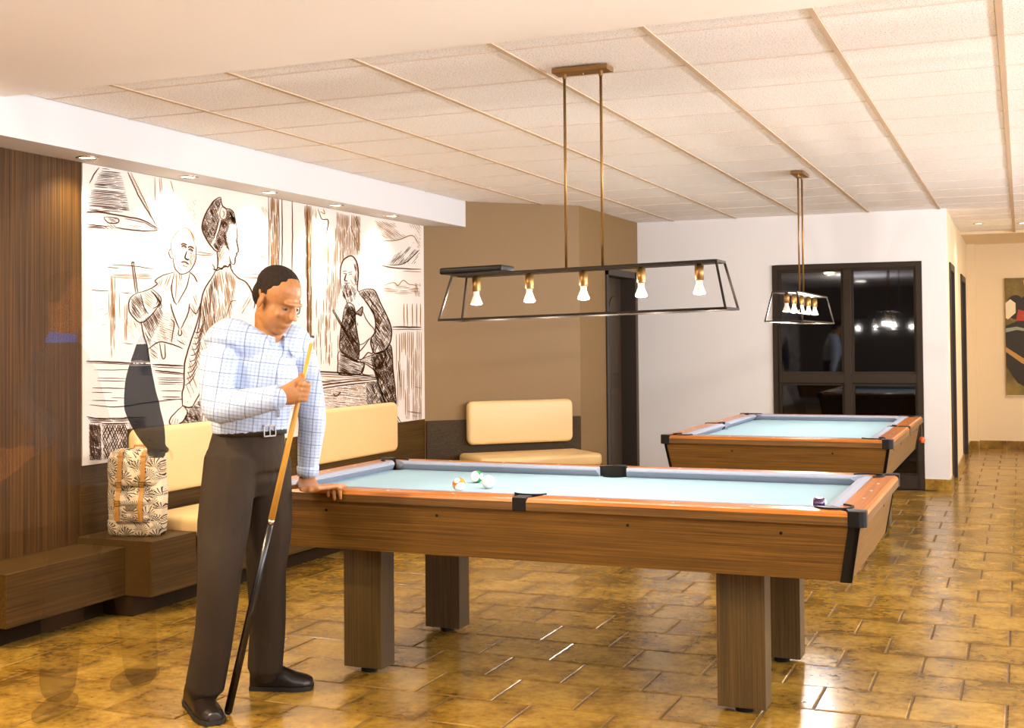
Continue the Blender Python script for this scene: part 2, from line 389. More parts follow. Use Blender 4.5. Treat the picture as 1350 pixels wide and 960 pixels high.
def ceil_tile(w, h):
    k = (round(w, 3), round(h, 3))
    if k not in cme:
        g, d = .009, .006
        mb = MB(); mb.add([(g, g, .012), (w-g, g, .012), (w-g, h-g, .012), (g, h-g, .012), (g, g, .004), (w-g, g, .004), (w-g, h-g, .004), (g, h-g, .004),
                           (g+d, g+d, 0), (w-g-d, g+d, 0), (w-g-d, h-g-d, 0), (g+d, h-g-d, 0)],
                          [(0, 1, 5, 4), (1, 2, 6, 5), (2, 3, 7, 6), (3, 0, 4, 7), (4, 5, 9, 8), (5, 6, 10, 9), (6, 7, 11, 10), (7, 4, 8, 11), (8, 9, 10, 11)])
        me = mb.mesh('ceiling_tile'); me.materials.append(M['acoustic']); cme[k] = me
    return cme[k]
for i in range(len(xs)-1):
    for j in range(len(ys)-1):
        x0, x1, y0, y1 = max(xs[i], XB), min(xs[i+1], XR), max(ys[j], 4.2), min(ys[j+1], 14.75)
        if x1-x0 < .06 or y1-y0 < .06: continue
        if y0 > YF and x1 < XC: continue
        if y0 > 9.1 and x1 < CH0.x+min(y0-9.05, 1.0): continue
        o = link('ceiling_tile', ceil_tile(x1-x0, y1-y0), ce, None); o.matrix_parent_inverse = Matrix(); o.location = (x0, y0, ZC+random.uniform(0, .0015))
for x in xs:
    if x < XB: continue
    y1 = 14.75 if x > XC else (YF if x > CH1.x else 9.05+(x-CH0.x))
    MB().box(x-.012, x+.012, 4.2, y1, ZC-.004, ZC+.012).build('grid_runner', M['tbar'], ce)
for y in ys:
    if y < 4.2 or y > 14.75: continue
    x0 = XB if y < 9.3 else (CH0.x+(y-9.05) if y < 10.03 else (CH1.x if y < YF else XC))
    MB().box(x0, XR, y-.006, y+.006, ZC-.001, ZC+.012).build('grid_cross_tee', M['tee'], ce)

# ---- recessed downlights
def downlight(x, y, z, label, group, power, target, trim=.058, angle=125):
    t = thing('recessed_downlight', label, 'downlight', (x, y, z), 0, group)
    MB().lathe([(trim, 0), (trim*1.0, -.004), (trim*.80, -.006), (trim*.76, 0.001), (trim*.74, .03)], (x, y, z), 28, caps=False).build('trim_ring', M['chrome'], t, smooth=True)
    MB().lathe([(.001, -.001), (trim*.74, -.001)], (x, y, z), 28, caps=False).build('lens', M['lens'], t)
    s = spot('downlight_beam', (x, y, z-.012), power, COOL, angle, 1.0, target, .05); s.parent = t; s.matrix_parent_inverse = Matrix.Translation((-x, -y, -z))
names = ('beside the wood panel', 'above the engraved lamp', 'above the engraved woman', 'above the engraved column', 'above the engraved man with bow tie')
for k, y in enumerate((4.95, 5.77, 6.59, 7.41, 8.23)):
    downlight(-4.388, y, ZB, 'lit chrome-rimmed downlight in the bulkhead '+names[k], 'downlights along the white bulkhead', 46, (-4.49, y+.02, 1.0))
for k, (x, y) in enumerate(((-.389, 13.5), (.03, 13.64))):
    downlight(x, y, ZC, 'tiny ceiling downlight in the corridor, '+('nearest the corridor doors' if k == 0 else 'by the right picture edge'), 'corridor downlights', 40, (x, y, 0), angle=120)

# ================================================================ FURNITURE
def rbox(name, x0, x1, y0, y1, z0, z1, m, parent=None, r=.01, seg=2):
    return MB().box(x0, x1, y0, y1, z0, z1).build(name, m, parent, bevel=r, seg=seg)
def cushion(name, cen, ax, size, r, m, parent, puff=.0):
    """upholstered pad: rounded box with a softly domed front. ax: three axes, size: full extents, front is ax[1]"""
    bm = bmesh.new(); bmesh.ops.create_cube(bm, size=1)
    for v in bm.verts: v.co = V((v.co.x*size[0], v.co.y*size[1], v.co.z*size[2]))
    ed = [e for e in bm.edges if abs((e.verts[0].co-e.verts[1].co).normalized().y) > .9]
    bmesh.ops.bevel(bm, geom=ed, offset=r, segments=6, affect='EDGES', profile=.5)
    ed = [e for e in bm.edges if e.calc_face_angle(0) > 1.2]
    bmesh.ops.bevel(bm, geom=ed, offset=min(size[1]*.38, .03), segments=4, affect='EDGES', profile=.5)
    bmesh.ops.recalc_face_normals(bm, faces=bm.faces)
    me = bpy.data.meshes.new(name)
    for v in bm.verts:
        c = v.co; v.co = V(cen)+ax[0]*c.x+ax[1]*c.y+ax[2]*c.z
    for f in bm.faces: f.smooth = True
    bmesh.ops.recalc_face_normals(bm, faces=bm.faces)
    bm.to_mesh(me); bm.free(); me.materials.append(m)
    return link(name, me, parent)
EX, EY, EZ = V((1, 0, 0)), V((0, 1, 0)), V((0, 0, 1))

# ---- low step box and end box at the head of the banquette
t = thing('low_bench_box', 'low dark wood box on a recessed plinth at the left picture edge', 'bench', (-4.38, 4.63, 0))
rbox('box_body', XW+.003, -4.22, 4.24, 5.028, .11, .355, M['panel_y'], t, .003)
MB().box(XW+.003, -4.36, 4.27, 5.028, 0, .11).build('plinth', M['plinth'], t)
t = thing('end_box', 'taller dark wood block under the patterned backpack', 'bench', (-4.29, 5.2, 0))
rbox('box_body', XW+.003, -4.055, 5.03, 5.395, .11, .388, M['panel_y'], t, .003)
MB().box(XW+.003, -4.19, 5.05, 5.395, 0, .11).build('plinth', M['plinth'], t)
# ---- long banquette under the mural
t = thing('banquette', 'long dark wood banquette with cream vinyl pads under the mural', 'bench', (-4.28, 7.0, 0))
rbox('base', XW+.003, -4.075, 5.397, 8.66, .11, .36, M['panel_y'], t, .003)
MB().box(XW+.003, -4.19, 5.397, 8.66, 0, .11).build('plinth', M['plinth'], t)
for y0, y1 in ((5.40, 6.52), (6.53, 7.65), (7.66, 8.64)):
    cushion('seat_pad', ((-4.43-4.02)/2, (y0+y1)/2, .41), (EY, EZ, EX), (y1-y0, .10, .42), .03, M['vinyl'], t)
    cushion('seat_pad_front', (-4.035, (y0+y1)/2, .335), (EY, EX, EZ), (y1-y0-.01, .05, .11), .02, M['vinyl'], t)
for y0, y1 in ((5.39, 6.86), (7.13, 8.42)):
    MB().box(XW+.012, -4.505, y0+.02, y1-.02, .56, .92).build('back_board', M['panel_y'], t)
    b = cushion('back_pad', (-4.475, (y0+y1)/2, .735), (EY, EX, EZ), (y1-y0, .075, .375), .055, M['vinyl'], t)
    MB().ell((-4.436, y0+.10, .86), (EX, EY, EZ), (.006, .012, .012), 12).build('button', M['vinyl'], b, smooth=True)
# ---- corner bench on the angled wall
t = thing('corner_bench', 'short bench on the angled brown wall with cream vinyl seat and back pad', 'bench', tuple((CH0+dch*.82+nch*.28)))
ac = (dch, nch, EZ)
def chbox(name, a0, a1, d0, d1, z0, z1, m, par, bev=.003):
    return MB().hexa([chp(a0, d0, z0), chp(a0, d1, z0), chp(a1, d1, z0), chp(a1, d0, z0), chp(a0, d0, z1), chp(a0, d1, z1), chp(a1, d1, z1), chp(a1, d0, z1)]).build(name, m, par, bevel=bev)
chbox('back_panel', .01, LCH-.01, .002, .025, .0, .735, M['panel_x'], t)
chbox('base', .24, LCH-.01, .026, .50, .11, .36, M['panel_x'], t)
chbox('plinth', .28, LCH-.05, .026, .42, 0, .11, M['plinth'], t)
p = CH0+dch*.822+nch*.06; cushion('back_pad', (p.x, p.y, .708), (dch, nch, EZ), (.95, .07, .36), .05, M['vinyl'], t)
p = CH0+dch*.80+nch*.33; cushion('seat_pad', (p.x, p.y, .415), (dch, EZ, nch), (1.06, .10, .56), .05, M['vinyl'], t)

# ================================================================ MURAL
mu = thing('wall_mural', 'white wall mural with a brown engraving of people around a billiard table', 'mural', (XW+.01, 7.05, .75))
MB().box(XW, XW+.006, 5.07, 9.045, .752, ZB-.002).build('mural_sheet', M['mural'], mu)
MUX = XW+.0085
class Ink:
    def __init__(s): s.v = []; s.f = []
    def seg(s, a, b, w0, w1):
        d = V((b[0]-a[0], b[1]-a[1])); L = d.length
        if L < 1e-4: return
        n = V((-d.y, d.x))/L; o = len(s.v)
        for p, q in (((a[0]-n.x*w0/2, a[1]-n.y*w0/2), 0), ((b[0]-n.x*w1/2, b[1]-n.y*w1/2), 0), ((b[0]+n.x*w1/2, b[1]+n.y*w1/2), 0), ((a[0]+n.x*w0/2, a[1]+n.y*w0/2), 0)):
            P = on_x(p[0], p[1], MUX); s.v.append((MUX, P.y, P.z))
        s.f.append((o, o+1, o+2, o+3))
    def line(s, pts, w=1.0, wob=.25):
        w *= 1.2
        if len(pts) > 2:                    # curve through the points
            cl_ = math.hypot(pts[0][0]-pts[-1][0], pts[0][1]-pts[-1][1]) < .01; n = len(pts); sm_ = [pts[0]]
            for i in range(n-1):
                p0 = pts[i-1] if i > 0 else (pts[-2] if cl_ else pts[0]); p1, p2 = pts[i], pts[i+1]; p3 = pts[i+2] if i+2 < n else (pts[1] if cl_ else pts[-1])
                for k in (.25, .5, .75, 1.):
                    sm_.append(tuple(.5*(2*p1[j]+(p2[j]-p0[j])*k+(2*p0[j]-5*p1[j]+4*p2[j]-p3[j])*k*k+(3*p1[j]-p0[j]-3*p2[j]+p3[j])*k**3) for j in (0, 1)))
            pts = sm_
        q = [pts[0]]
        for a, b in zip(pts, pts[1:]):      # resample and wobble like a graver's line
            L = math.hypot(b[0]-a[0], b[1]-a[1]); n = max(1, int(L/5))
            for k in range(1, n+1):
                q.append((a[0]+(b[0]-a[0])*k/n+random.uniform(-wob, wob), a[1]+(b[1]-a[1])*k/n+random.uniform(-wob, wob)))
        n = len(q)-1
        for i in range(n):
            f0, f1 = 1-abs(2*i/n-1)**3*.55, 1-abs(2*(i+1)/n-1)**3*.55
            s.seg(q[i], q[i+1], w*f0, w*f1)
    def hatch(s, poly, ang, sp, w=.8, dash=14, gap=.18, wob=.3):
        a = math.radians(ang); c, n = math.cos(a), math.sin(a)
        rot = [(x*c+y*n, -x*n+y*c) for x, y in poly]
        y = min(p[1] for p in rot)+sp/2; y1 = max(p[1] for p in rot)
        while y < y1:
            xs_ = []
            for (ax_, ay), (bx, by) in zip(rot, rot[1:]+rot[:1]):
                if (ay > y) != (by > y): xs_.append(ax_+(y-ay)*(bx-ax_)/(by-ay))
            xs_.sort()
            for u0, u1 in zip(xs_[::2], xs_[1::2]):
                u = u0+random.uniform(0, 2)
                while u < u1-1:
                    L = dash*random.uniform(.6, 1.5); e = min(u1, u+L)
                    if random.random() > gap:
                        yy = y+random.uniform(-wob, wob)*sp*.5
                        s.line([(u*c-yy*n, u*n+yy*c), (e*c-yy*n, e*n+yy*c)], w*random.uniform(.7, 1.2), .15)
                    u = e+random.uniform(.4, 1.6)
            y += sp*random.uniform(.85, 1.15)
    def build(s, name, m, parent):
        me = bpy.data.meshes.new(name); me.from_pydata(s.v, [], s.f); me.materials.append(m)
        return link(name, me, parent)
D, L_ = Ink(), Ink()       # dark and sepia strokes
def cE(*p): return [(100+x/4.3636, 200+y/4.3636) for x, y in p]
def cF(*p): return [(100+x/4.3625, 400+y/4.3625) for x, y in p]
def cG(*p): return [(240+x/4.8, 240+y/4.8) for x, y in p]
def cH(*p): return [(400+x/3.2, 260+y/3.2) for x, y in p]
# engraved hanging lamp
D.line(cE((135, 92), (105, 130), (80, 182)), 1.1)
D.hatch(cE((150, 92), (255, 112), (285, 220), (310, 345), (60, 350), (72, 270), (110, 170)), 5, 2.1, 1.05, 30, .06)
D.line(cE((300, 118), (360, 250), (420, 350), (474, 440)), 1.1); L_.line(cE((316, 120), (390, 270), (440, 385)), .8)
for k in range(13): x = 312+k*10.5; L_.line(cE((x-4, 135+k*19), (x+12, 150+k*19)), .6)
D.line(cE((58, 350), (130, 348), (280, 372), (395, 397), (476, 446)), 1.6); D.line(cE((280, 384), (395, 410), (470, 452)), .9)
D.line(cE((476, 452), (390, 456), (300, 447), (228, 436)), 1.4)
D.line(cE((58, 418), (120, 424), (185, 432)), 1.2); D.line(cE((60, 436), (120, 436), (170, 442)), 1.2); D.line(cE((60, 427), (150, 431)), .6)
D.line(cE((168, 376), (240, 384), (244, 408), (200, 412), (172, 395), (168, 376)), 1.2); D.hatch(cE((165, 420), (200, 415), (232, 432), (205, 450), (170, 444)), 40, 2, 1.3)
D.hatch(cE((180, 378), (238, 386), (236, 408), (196, 408)), 20, 1.9, 1.0)
L_.hatch(cE((290, 425), (380, 415), (430, 432), (340, 445)), 12, 2.2, .7)
# wall lines and picture frame behind the first man
for q in (((180, 664), (250, 672)), ((210, 652), (330, 658), (450, 676)), ((262, 810), (320, 818)), ((90, 795), (130, 800), (188, 800))): D.line(cE(*q), .9)
L_.hatch(cE((205, 705), (440, 702), (440, 735), (205, 728)), 2, 1.9, .7, 24, .25)
L_.hatch(cE((200, 710), (228, 712), (226, 960), (200, 960)), 89, 1.7, .8, 30, .2)
L_.hatch(cF((196, 0), (226, 0), (224, 320), (200, 310)), 89, 1.7, .8, 30, .2)
for x in (190, 250): L_.line(cE((x, 810), (x+3, 960)), .6)
L_.hatch(cF((275, 0), (298, 0), (296, 215), (276, 215)), 89, 1.6, .8, 26, .2); L_.hatch(cF((296, 90), (325, 130), (296, 200)), 30, 2.2, .7)
D.line(cF((275, 228), (330, 235)), .9)
for q in (((130, 36), (160, 34)), ((165, 66), (185, 56)), ((150, 126), (170, 118))): D.line(cF(*q), .9)
for q in (((455, 145), (458, 300)), ((482, 150), (486, 240)), ((545, 165), (566, 235)), ((492, 150), (496, 230))): L_.line(cE(*q), .6)
L_.hatch(cE((630, 300), (690, 270), (692, 430), (655, 420), (640, 360)), 60, 3.0, .7, 5, .45)
# first man: bald head
L_.line(cE((562, 600), (548, 560), (556, 500), (590, 455), (630, 438), (662, 460), (682, 520)), .8)
D.line(cE((560, 610), (566, 660), (585, 690), (610, 705), (650, 690), (680, 650), (692, 600), (690, 540)), 1.0)
L_.hatch(cE((632, 432), (690, 480), (698, 610), (684, 580), (672, 500)), 70, 2.0, .8, 8, .2)
for q in (((608, 548), (622, 540), (638, 552)), ((646, 566), (660, 560), (676, 572)), ((640, 572), (628, 612), (650, 622)), ((606, 636), (628, 634), (650, 648)), ((615, 655), (640, 662))): D.line(cE(*q), 1.5, .15)
D.hatch(cE((610, 545), (636, 550), (632, 565), (612, 560)), 20, 1.6, 1.0); D.hatch(cE((648, 566), (674, 572), (668, 590), (650, 584)), 20, 1.6, 1.0)
L_.hatch(cE((590, 630), (680, 640), (640, 692), (600, 690)), 60, 2.6, .7, 6, .4)
D.line(cE((604, 536), (620, 528), (640, 538)), 1.8, .1); D.line(cE((644, 552), (660, 546), (680, 558)), 1.8, .1); D.line(cE((634, 612), (640, 622), (652, 618)), 1.8, .1)
L_.hatch(cE((650, 590), (690, 580), (684, 640), (660, 660)), 75, 1.9, .9, 7, .15); L_.hatch(cE((560, 480), (600, 452), (590, 520), (566, 560)), 70, 2.6, .7, 8, .35)
D.line(cE((548, 556), (536, 575), (545, 610), (560, 612)), .9); L_.hatch(cE((560, 690), (640, 700), (600, 800)), 80, 2.4, .8, 10, .3)
# coat, arms, cue, waistcoat
D.line(cE((570, 692), (500, 712), (456, 742), (468, 762), (420, 792), (350, 815)), 1.2); D.line(cE((652, 690), (680, 715), (700, 752)), 1.1)
L_.hatch(cE((460, 745), (565, 695), (555, 800), (480, 800)), 110, 2.6, .8, 12, .3)
D.line(cE((566, 700), (552, 780), (562, 850), (582, 882)), 1.1); D.line(cE((656, 700), (636, 780), (586, 872)), 1.0); L_.line(cE((580, 705), (576, 850)), .8)
D.line(cE((350, 815), (312, 845), (305, 905), (330, 950), (375, 985), (430, 945), (480, 880)), 1.3)
D.hatch(cE((318, 838), (372, 818), (392, 880), (410, 925), (368, 968), (318, 925)), 55, 1.8, 1.0, 16, .12)
D.line(cE((372, 818), (395, 900), (420, 935)), 1.0); D.line(cE((440, 790), (488, 838), (482, 880), (440, 905)), 1.1)
for k in range(4): D.line(cE((430+k*13, 800+k*8), (470+k*8, 850+k*12), (462+k*6, 880+k*8)), .8)
L_.hatch(cE((380, 812), (450, 780), (450, 900), (400, 900)), 40, 2.4, .8)
D.line(cE((322, 640), (336, 740), (346, 815)), 1.0); D.line(cE((333, 638), (346, 740), (358, 812)), 1.0); D.line(cE((320, 645), (328, 634), (336, 642)), 1.6)
D.line(cF((375, 100), (388, 170), (414, 262), (420, 330)), 1.3)
D.hatch(cF((380, 100), (480, 20), (505, 60), (470, 140), (440, 200), (424, 262), (400, 180)), 62, 2.0, 1.0, 16, .15)
D.hatch(cF((415, 200), (470, 230), (470, 330), (425, 300)), 40, 2.4, .9, 12, .25)
for q in (((545, 0), (560, 60), (598, 150)), ((655, 0), (645, 60), (604, 148)), ((592, 150), (590, 175), (600, 186), (609, 172), (606, 150))): D.line(cF(*q), 1.2)
D.line(cF((545, 90), (566, 110), (560, 160), (550, 225)), 1.0)
for k in range(8): L_.line(cF((470+k*3, 60+k*18), (500+k*3, 85+k*18)), .8); L_.line(cF((540, 110+k*14), (572, 122+k*14)), .7)
D.line(cF((418, 262), (480, 222), (560, 238), (618, 262)), 1.4); D.line(cF((482, 228), (494, 300), (505, 320), (515, 300), (512, 232)), 1.2)
D.line(cF((580, 210), (628, 240)), 1.0); L_.hatch(cF((640, 70), (672, 60), (668, 150), (648, 160)), 70, 3, .7, 6, .4)
D.line(cF((655, 20), (690, 60), (712, 15)), 1.0); L_.hatch(cE((648, 830), (698, 815), (698, 955), (665, 940)), 70, 2.4, .8)
L_.hatch(cF((500, 60), (545, 30), (570, 110), (550, 220), (480, 215), (450, 230)), 20, 2.8, .8, 9, .3); L_.hatch(cF((610, 150), (650, 120), (640, 230), (600, 240)), 60, 3, .8, 8, .35)
L_.hatch(cF((300, 90), (372, 105), (370, 180), (330, 200)), 70, 3.2, .7, 10, .4)
D.hatch(cF((360, 345), (440, 352), (440, 420), (360, 420)), 2, 2.6, .9, 20, .2)
# table behind, basket
D.line(cF((60, 332), (200, 338), (330, 345)), 1.8); D.line(cF((440, 352), (620, 360)), 2.0); D.line(cF((60, 342), (330, 352)), .8); D.line(cF((440, 365), (620, 374)), .9)
D.line(cF((105, 384), (330, 382)), .9); D.line(cF((455, 386), (620, 404)), 1.8); D.line(cF((455, 396), (620, 412)), .8)
D.hatch(cF((125, 425), (300, 425), (290, 560), (90, 560), (90, 490)), 1, 3.4, .9, 34, .3)
D.hatch(cF((465, 425), (618, 425), (612, 560), (500, 575)), 1, 2.8, .9, 34, .2)
D.line(cF((80, 584), (240, 596), (420, 570), (612, 550)), 1.2); D.line(cF((60, 650), (150, 662), (400, 655)), 1.2)
D.hatch(cF((60, 655), (400, 655), (400, 690), (90, 690)), 2, 2.0, 1.1, 24, .12)
D.hatch(cF((75, 692), (145, 690), (148, 900), (80, 902)), 75, 1.5, 1.5, 12, .06); D.hatch(cF((75, 700), (145, 690), (148, 900), (80, 900)), 15, 2.0, 1.1)
D.hatch(cF((150, 692), (300, 690), (290, 870), (205, 890), (158, 898)), 66, 3.2, 1.2, 18, .05); D.hatch(cF((150, 692), (300, 690), (290, 870), (205, 890), (158, 898)), 116, 3.2, 1.2, 18, .05)
D.line(cF((148, 692), (300, 690)), 1.4); D.hatch(cF((300, 690), (405, 680), (400, 720), (330, 715), (300, 760)), 20, 2, 1.2)
# the woman
hair = cG((245, 95), (262, 160), (320, 182), (345, 272), (305, 262), (282, 330), (300, 430), (262, 400), (240, 440), (205, 430), (150, 350), (128, 290), (140, 230), (160, 185), (200, 120))
D.line(hair[8:]+hair[:1], 1.5); D.line(hair[:4], 1.1)
hl_ = cG((245, 95), (200, 120), (160, 185), (140, 230), (128, 290), (150, 350), (185, 395), (198, 360), (216, 300), (236, 236), (226, 190), (244, 150))
hr_ = cG((285, 172), (320, 182), (345, 272), (305, 262), (282, 330), (300, 430), (262, 400), (240, 440), (212, 430), (200, 400), (222, 352), (240, 300), (250, 236), (276, 234))
for h_ in (hl_, hr_): D.hatch(h_, 62, 1.4, 1.15, 8, .1); D.hatch(h_, 118, 2.0, 1.0, 6, .3); L_.hatch(h_, 20, 2.0, 1.0, 7, .15)
D.line(cG((238, 232), (218, 300), (200, 362)), 1.0); D.line(cG((250, 240), (238, 300), (216, 356)), 1.0)
L_.line(cG((246, 170), (262, 156), (280, 172), (286, 200), (276, 230), (256, 236), (240, 214), (246, 170)), 1.0); L_.line(cG((258, 180), (268, 200), (258, 224)), .8)
for k in range(7): D.line(cG((300+k*5, 190+k*6), (312+k*4, 214+k*7), (306+k*4, 240+k*4)), 1.1)
D.line(cG((345, 272), (352, 345), (346, 366), (358, 436), (344, 450), (348, 462), (338, 478), (335, 515), (318, 520), (308, 500)), 1.2, .1)
D.line(cG((222, 440), (228, 500), (224, 548)), 1.2); D.line(cG((300, 470), (312, 545)), 1.0); D.line(cG((270, 330), (278, 380), (300, 436)), 1.0); L_.hatch(cG((225, 440), (262, 410), (268, 460), (245, 500), (228, 500)), 70, 2.2, .8)
D.line(cG((192, 520), (205, 545), (215, 555), (232, 540), (250, 552), (268, 528), (290, 540), (302, 520), (312, 552), (326, 562)), 1.3, .5)
D.line(cG((195, 548), (222, 560), (260, 540), (300, 535)), 1.2)
D.line(cG((215, 560), (180, 620), (142, 680), (122, 760), (116, 850), (96, 960)), 1.4); D.line(cG((312, 555), (350, 602), (402, 632), (442, 692), (462, 762), (455, 800)), 1.4)
L_.hatch(cG((225, 565), (300, 560), (350, 615), (320, 760), (300, 960), (130, 960), (122, 780), (150, 685)), 82, 1.9, .85, 20, .22)
D.hatch(cG((180, 640), (215, 570), (225, 700), (200, 960), (130, 960), (124, 800)), 84, 2.6, .9, 18, .3)
L_.line(cG((280, 850), (310, 760), (345, 752)), 1.0); L_.hatch(cG((350, 780), (430, 700), (450, 760), (380, 840)), 120, 3.0, .8)
D.line(cF((716, 0), (702, 100), (655, 240), (626, 350), (622, 470), (612, 520), (615, 592)), 1.5); D.line(cF((772, 142), (742, 330), (728, 480), (690, 560), (670, 596)), 1.2)
for k in range(10): D.line(cF((628+k*6, 470-k*34), (660+k*6, 450-k*32), (690+k*6, 400-k*36)), .9)
L_.hatch(cF((705, 110), (765, 150), (738, 330), (700, 480), (640, 580), (630, 470), (660, 260)), 68, 3.0, .85, 14, .25)
D.line(cF((612, 592), (565, 636), (540, 672), (548, 700), (590, 696), (630, 662), (642, 620), (625, 598)), 1.3); D.line(cF((612, 588), (650, 600), (675, 592)), 1.6)
for k in range(3): D.line(cF((560+k*14, 660+k*2), (552+k*16, 690)), .8)
D.hatch(cF((650, 610), (728, 540), (720, 690), (600, 696)), 60, 1.6, 1.3, 8, .08); D.hatch(cF((650, 610), (728, 540), (720, 690), (600, 696)), 10, 2.0, 1.1, 8, .1)
D.line(cF((735, 350), (738, 560), (722, 690)), 1.0); L_.hatch(cF((735, 350), (785, 330), (785, 690), (725, 690)), 86, 2.4, .8)
# drapery and columns in the middle
L_.hatch(cG((552, 95), (610, 105), (608, 565), (560, 560)), 89, 1.35, .8, 26, .12)
for x, w_ in ((548, 1.0), (612, .8), (632, 1.2), (697, 1.2)): D.line(cG((x, 95 if x < 620 else 110), (x+3, 330), (x, 565)), w_*.8)
L_.hatch(cG((490, 150), (545, 170), (545, 230), (510, 200)), 70, 2.2, .7, 6, .35); L_.hatch(cG((510, 330), (548, 360), (548, 520), (480, 490)), 20, 3, .7, 8, .5)
for q in (((385, 602), (530, 610)), ((440, 582), (560, 592)), ((460, 606), (540, 616)), ((90, 440), (200, 458)), ((85, 458), (190, 465))): L_.line(cG(*q), .9)
D.line(cG((738, 665), (742, 830), (640, 835)), .9); D.line(cG((690, 850), (742, 856)), 1.0); L_.hatch(cG((630, 830), (742, 820), (740, 858), (640, 852)), 5, 1.8, .8)
D.line(cG((735, 930), (742, 930), (742, 960)), .8); D.line([(394, 435), (394, 500)], .8); D.line([(383, 434), (394, 434)], .7)
L_.hatch(cH((6, 32), (32, 36), (36, 730), (18, 730)), 90, 1.3, .9, 30, .12); D.line(cH((16, 32), (20, 735)), 1.0); D.line(cH((34, 40), (30, 720)), .6)
L_.hatch(cH((38, 40), (70, 60), (72, 180), (52, 200), (40, 120)), 95, 2.4, .8, 12, .4)
D.line(cH((62, 50), (78, 92), (104, 96), (100, 140), (84, 180)), 1.0); L_.line(cH((70, 60), (90, 70), (84, 50)), .9)
L_.hatch(cH((92, 190), (108, 200), (112, 700), (98, 700)), 90, 1.7, .8, 18, .35); L_.hatch(cH((40, 430), (96, 430), (100, 700), (40, 710)), 90, 3.2, .7, 18, .45)
L_.hatch(cH((140, 62), (238, 80), (240, 245), (204, 244), (160, 275), (156, 400), (136, 470), (112, 520), (116, 330), (132, 200)), 90, 1.7, .75, 22, .18)
L_.hatch(cH((190, 70), (240, 80), (240, 240), (215, 240)), 70, 3, .7, 26, .3); L_.hatch(cH((112, 520), (150, 500), (148, 690), (112, 710)), 90, 2.6, .7, 12, .4)
# second man with beard and bow tie
D.line(cH((160, 390), (156, 350), (158, 295), (174, 260), (204, 248), (224, 272), (233, 320), (228, 385), (238, 402)), 1.4, .15)
D.hatch(cH((212, 275), (226, 280), (233, 320), (228, 372), (214, 372), (218, 320)), 80, 1.4, 1.0, 8, .1)
D.hatch(cH((164, 372), (182, 362), (208, 372), (226, 392), (216, 436), (186, 452), (165, 415)), 75, 1.35, 1.1, 7, .1)
for q in (((166, 314), (182, 312)), ((190, 318), (206, 316)), ((168, 322), (180, 322)), ((192, 326), (206, 325)), ((182, 322), (174, 350), (186, 354)), ((172, 362), (196, 362))): D.line(cH(*q), 1.5, .1)
L_.hatch(cH((200, 330), (224, 330), (214, 385), (196, 372)), 60, 2.0, .8)
jl = cH((182, 450), (214, 462), (222, 540), (236, 640), (222, 690), (160, 650), (154, 600), (165, 520))
D.hatch(jl, 60, 1.35, 1.25, 9, .06); D.hatch(jl, 120, 1.6, 1.1, 9, .1); D.line([*jl, jl[0]], 1.4)
jr = cH((236, 402), (268, 388), (302, 396), (332, 460), (360, 520), (373, 575), (352, 640), (302, 660), (284, 604), (304, 562), (300, 500), (264, 440))
D.hatch(jr, 55, 1.5, 1.15, 10, .1); D.hatch(jr, 115, 2.3, 1.0, 8, .3); D.line([*jr, jr[0]], 1.5)
js = cH((154, 650), (225, 692), (256, 700), (246, 742), (200, 750), (150, 746), (146, 700)); D.hatch(js, 20, 1.4, 1.1, 12, .08); D.line([*js, js[0]], 1.4)
tr = cH((290, 672), (340, 650), (368, 625), (378, 720), (390, 885), (352, 885), (322, 800), (302, 740)); D.hatch(tr, 70, 1.3, 1.3, 9, .05); D.hatch(tr, 115, 1.7, 1.1, 9, .1); D.line([*tr, tr[0]], 1.4)
jb = cH((240, 690), (300, 662), (345, 650), (335, 705), (320, 722), (270, 700)); D.hatch(jb, 15, 1.7, 1.1, 9, .15); D.line([*jb, jb[0]], 1.3)
D.line(cH((232, 490), (204, 512), (195, 560), (212, 600), (242, 622), (278, 596)), 1.1); D.line(cH((250, 480), (268, 520), (300, 560), (306, 590)), 1.0)
bt = cH((200, 476), (222, 486), (250, 462), (244, 500), (222, 490), (206, 512)); D.hatch(bt, 45, 1.2, 1.3); D.line([*bt, bt[0]], 1.3)
for q in (((228, 530), (230, 542)), ((226, 560), (228, 570))): D.line(cH(*q), 1.6, .05)
D.line(cH((122, 476), (228, 662)), 1.3, .1); D.line(cH((126, 472), (232, 656)), 1.0, .1)
D.line(cH((282, 592), (262, 622), (232, 660), (228, 680), (246, 684), (272, 656), (290, 660), (296, 628), (284, 592)), 1.3)
D.line(cH((258, 702), (276, 712), (306, 740), (316, 772), (312, 790)), 1.3); D.line(cH((258, 702), (248, 745), (300, 752)), 1.2)
# engraved billiard table
D.line(cH((0, 734), (150, 741), (312, 760)), 1.8); D.line(cH((0, 742), (150, 750), (310, 766)), .9); D.line(cH((-40, 812), (150, 784), (312, 768)), 1.6); D.line(cH((-60, 800), (120, 775), (310, 762)), .9); D.line(cH((-60, 828), (180, 792), (300, 778)), 1.4)
L_.hatch(cH((-60, 745), (300, 765), (60, 795), (-60, 795)), 3, 2.2, 1.0, 22, .15)
tb = cH((-40, 832), (260, 782), (266, 880), (40, 900), (-60, 905)); L_.hatch(tb, 2, 1.7, 1.1, 7, .12); D.hatch(tb, 8, 3.2, 1.0, 6, .35)
tb2 = cH((262, 782), (314, 774), (350, 875), (300, 885), (266, 880)); D.hatch(tb2, 60, 1.5, 1.3, 8, .08); D.hatch(tb2, 120, 2.0, 1.1, 8, .1)
D.line(cH((125, 830), (140, 840), (158, 822)), 1.5); D.line(cH((310, 790), (360, 865), (412, 952)), 1.1); D.line(cH((304, 794), (352, 868), (404, 955)), 1.1)
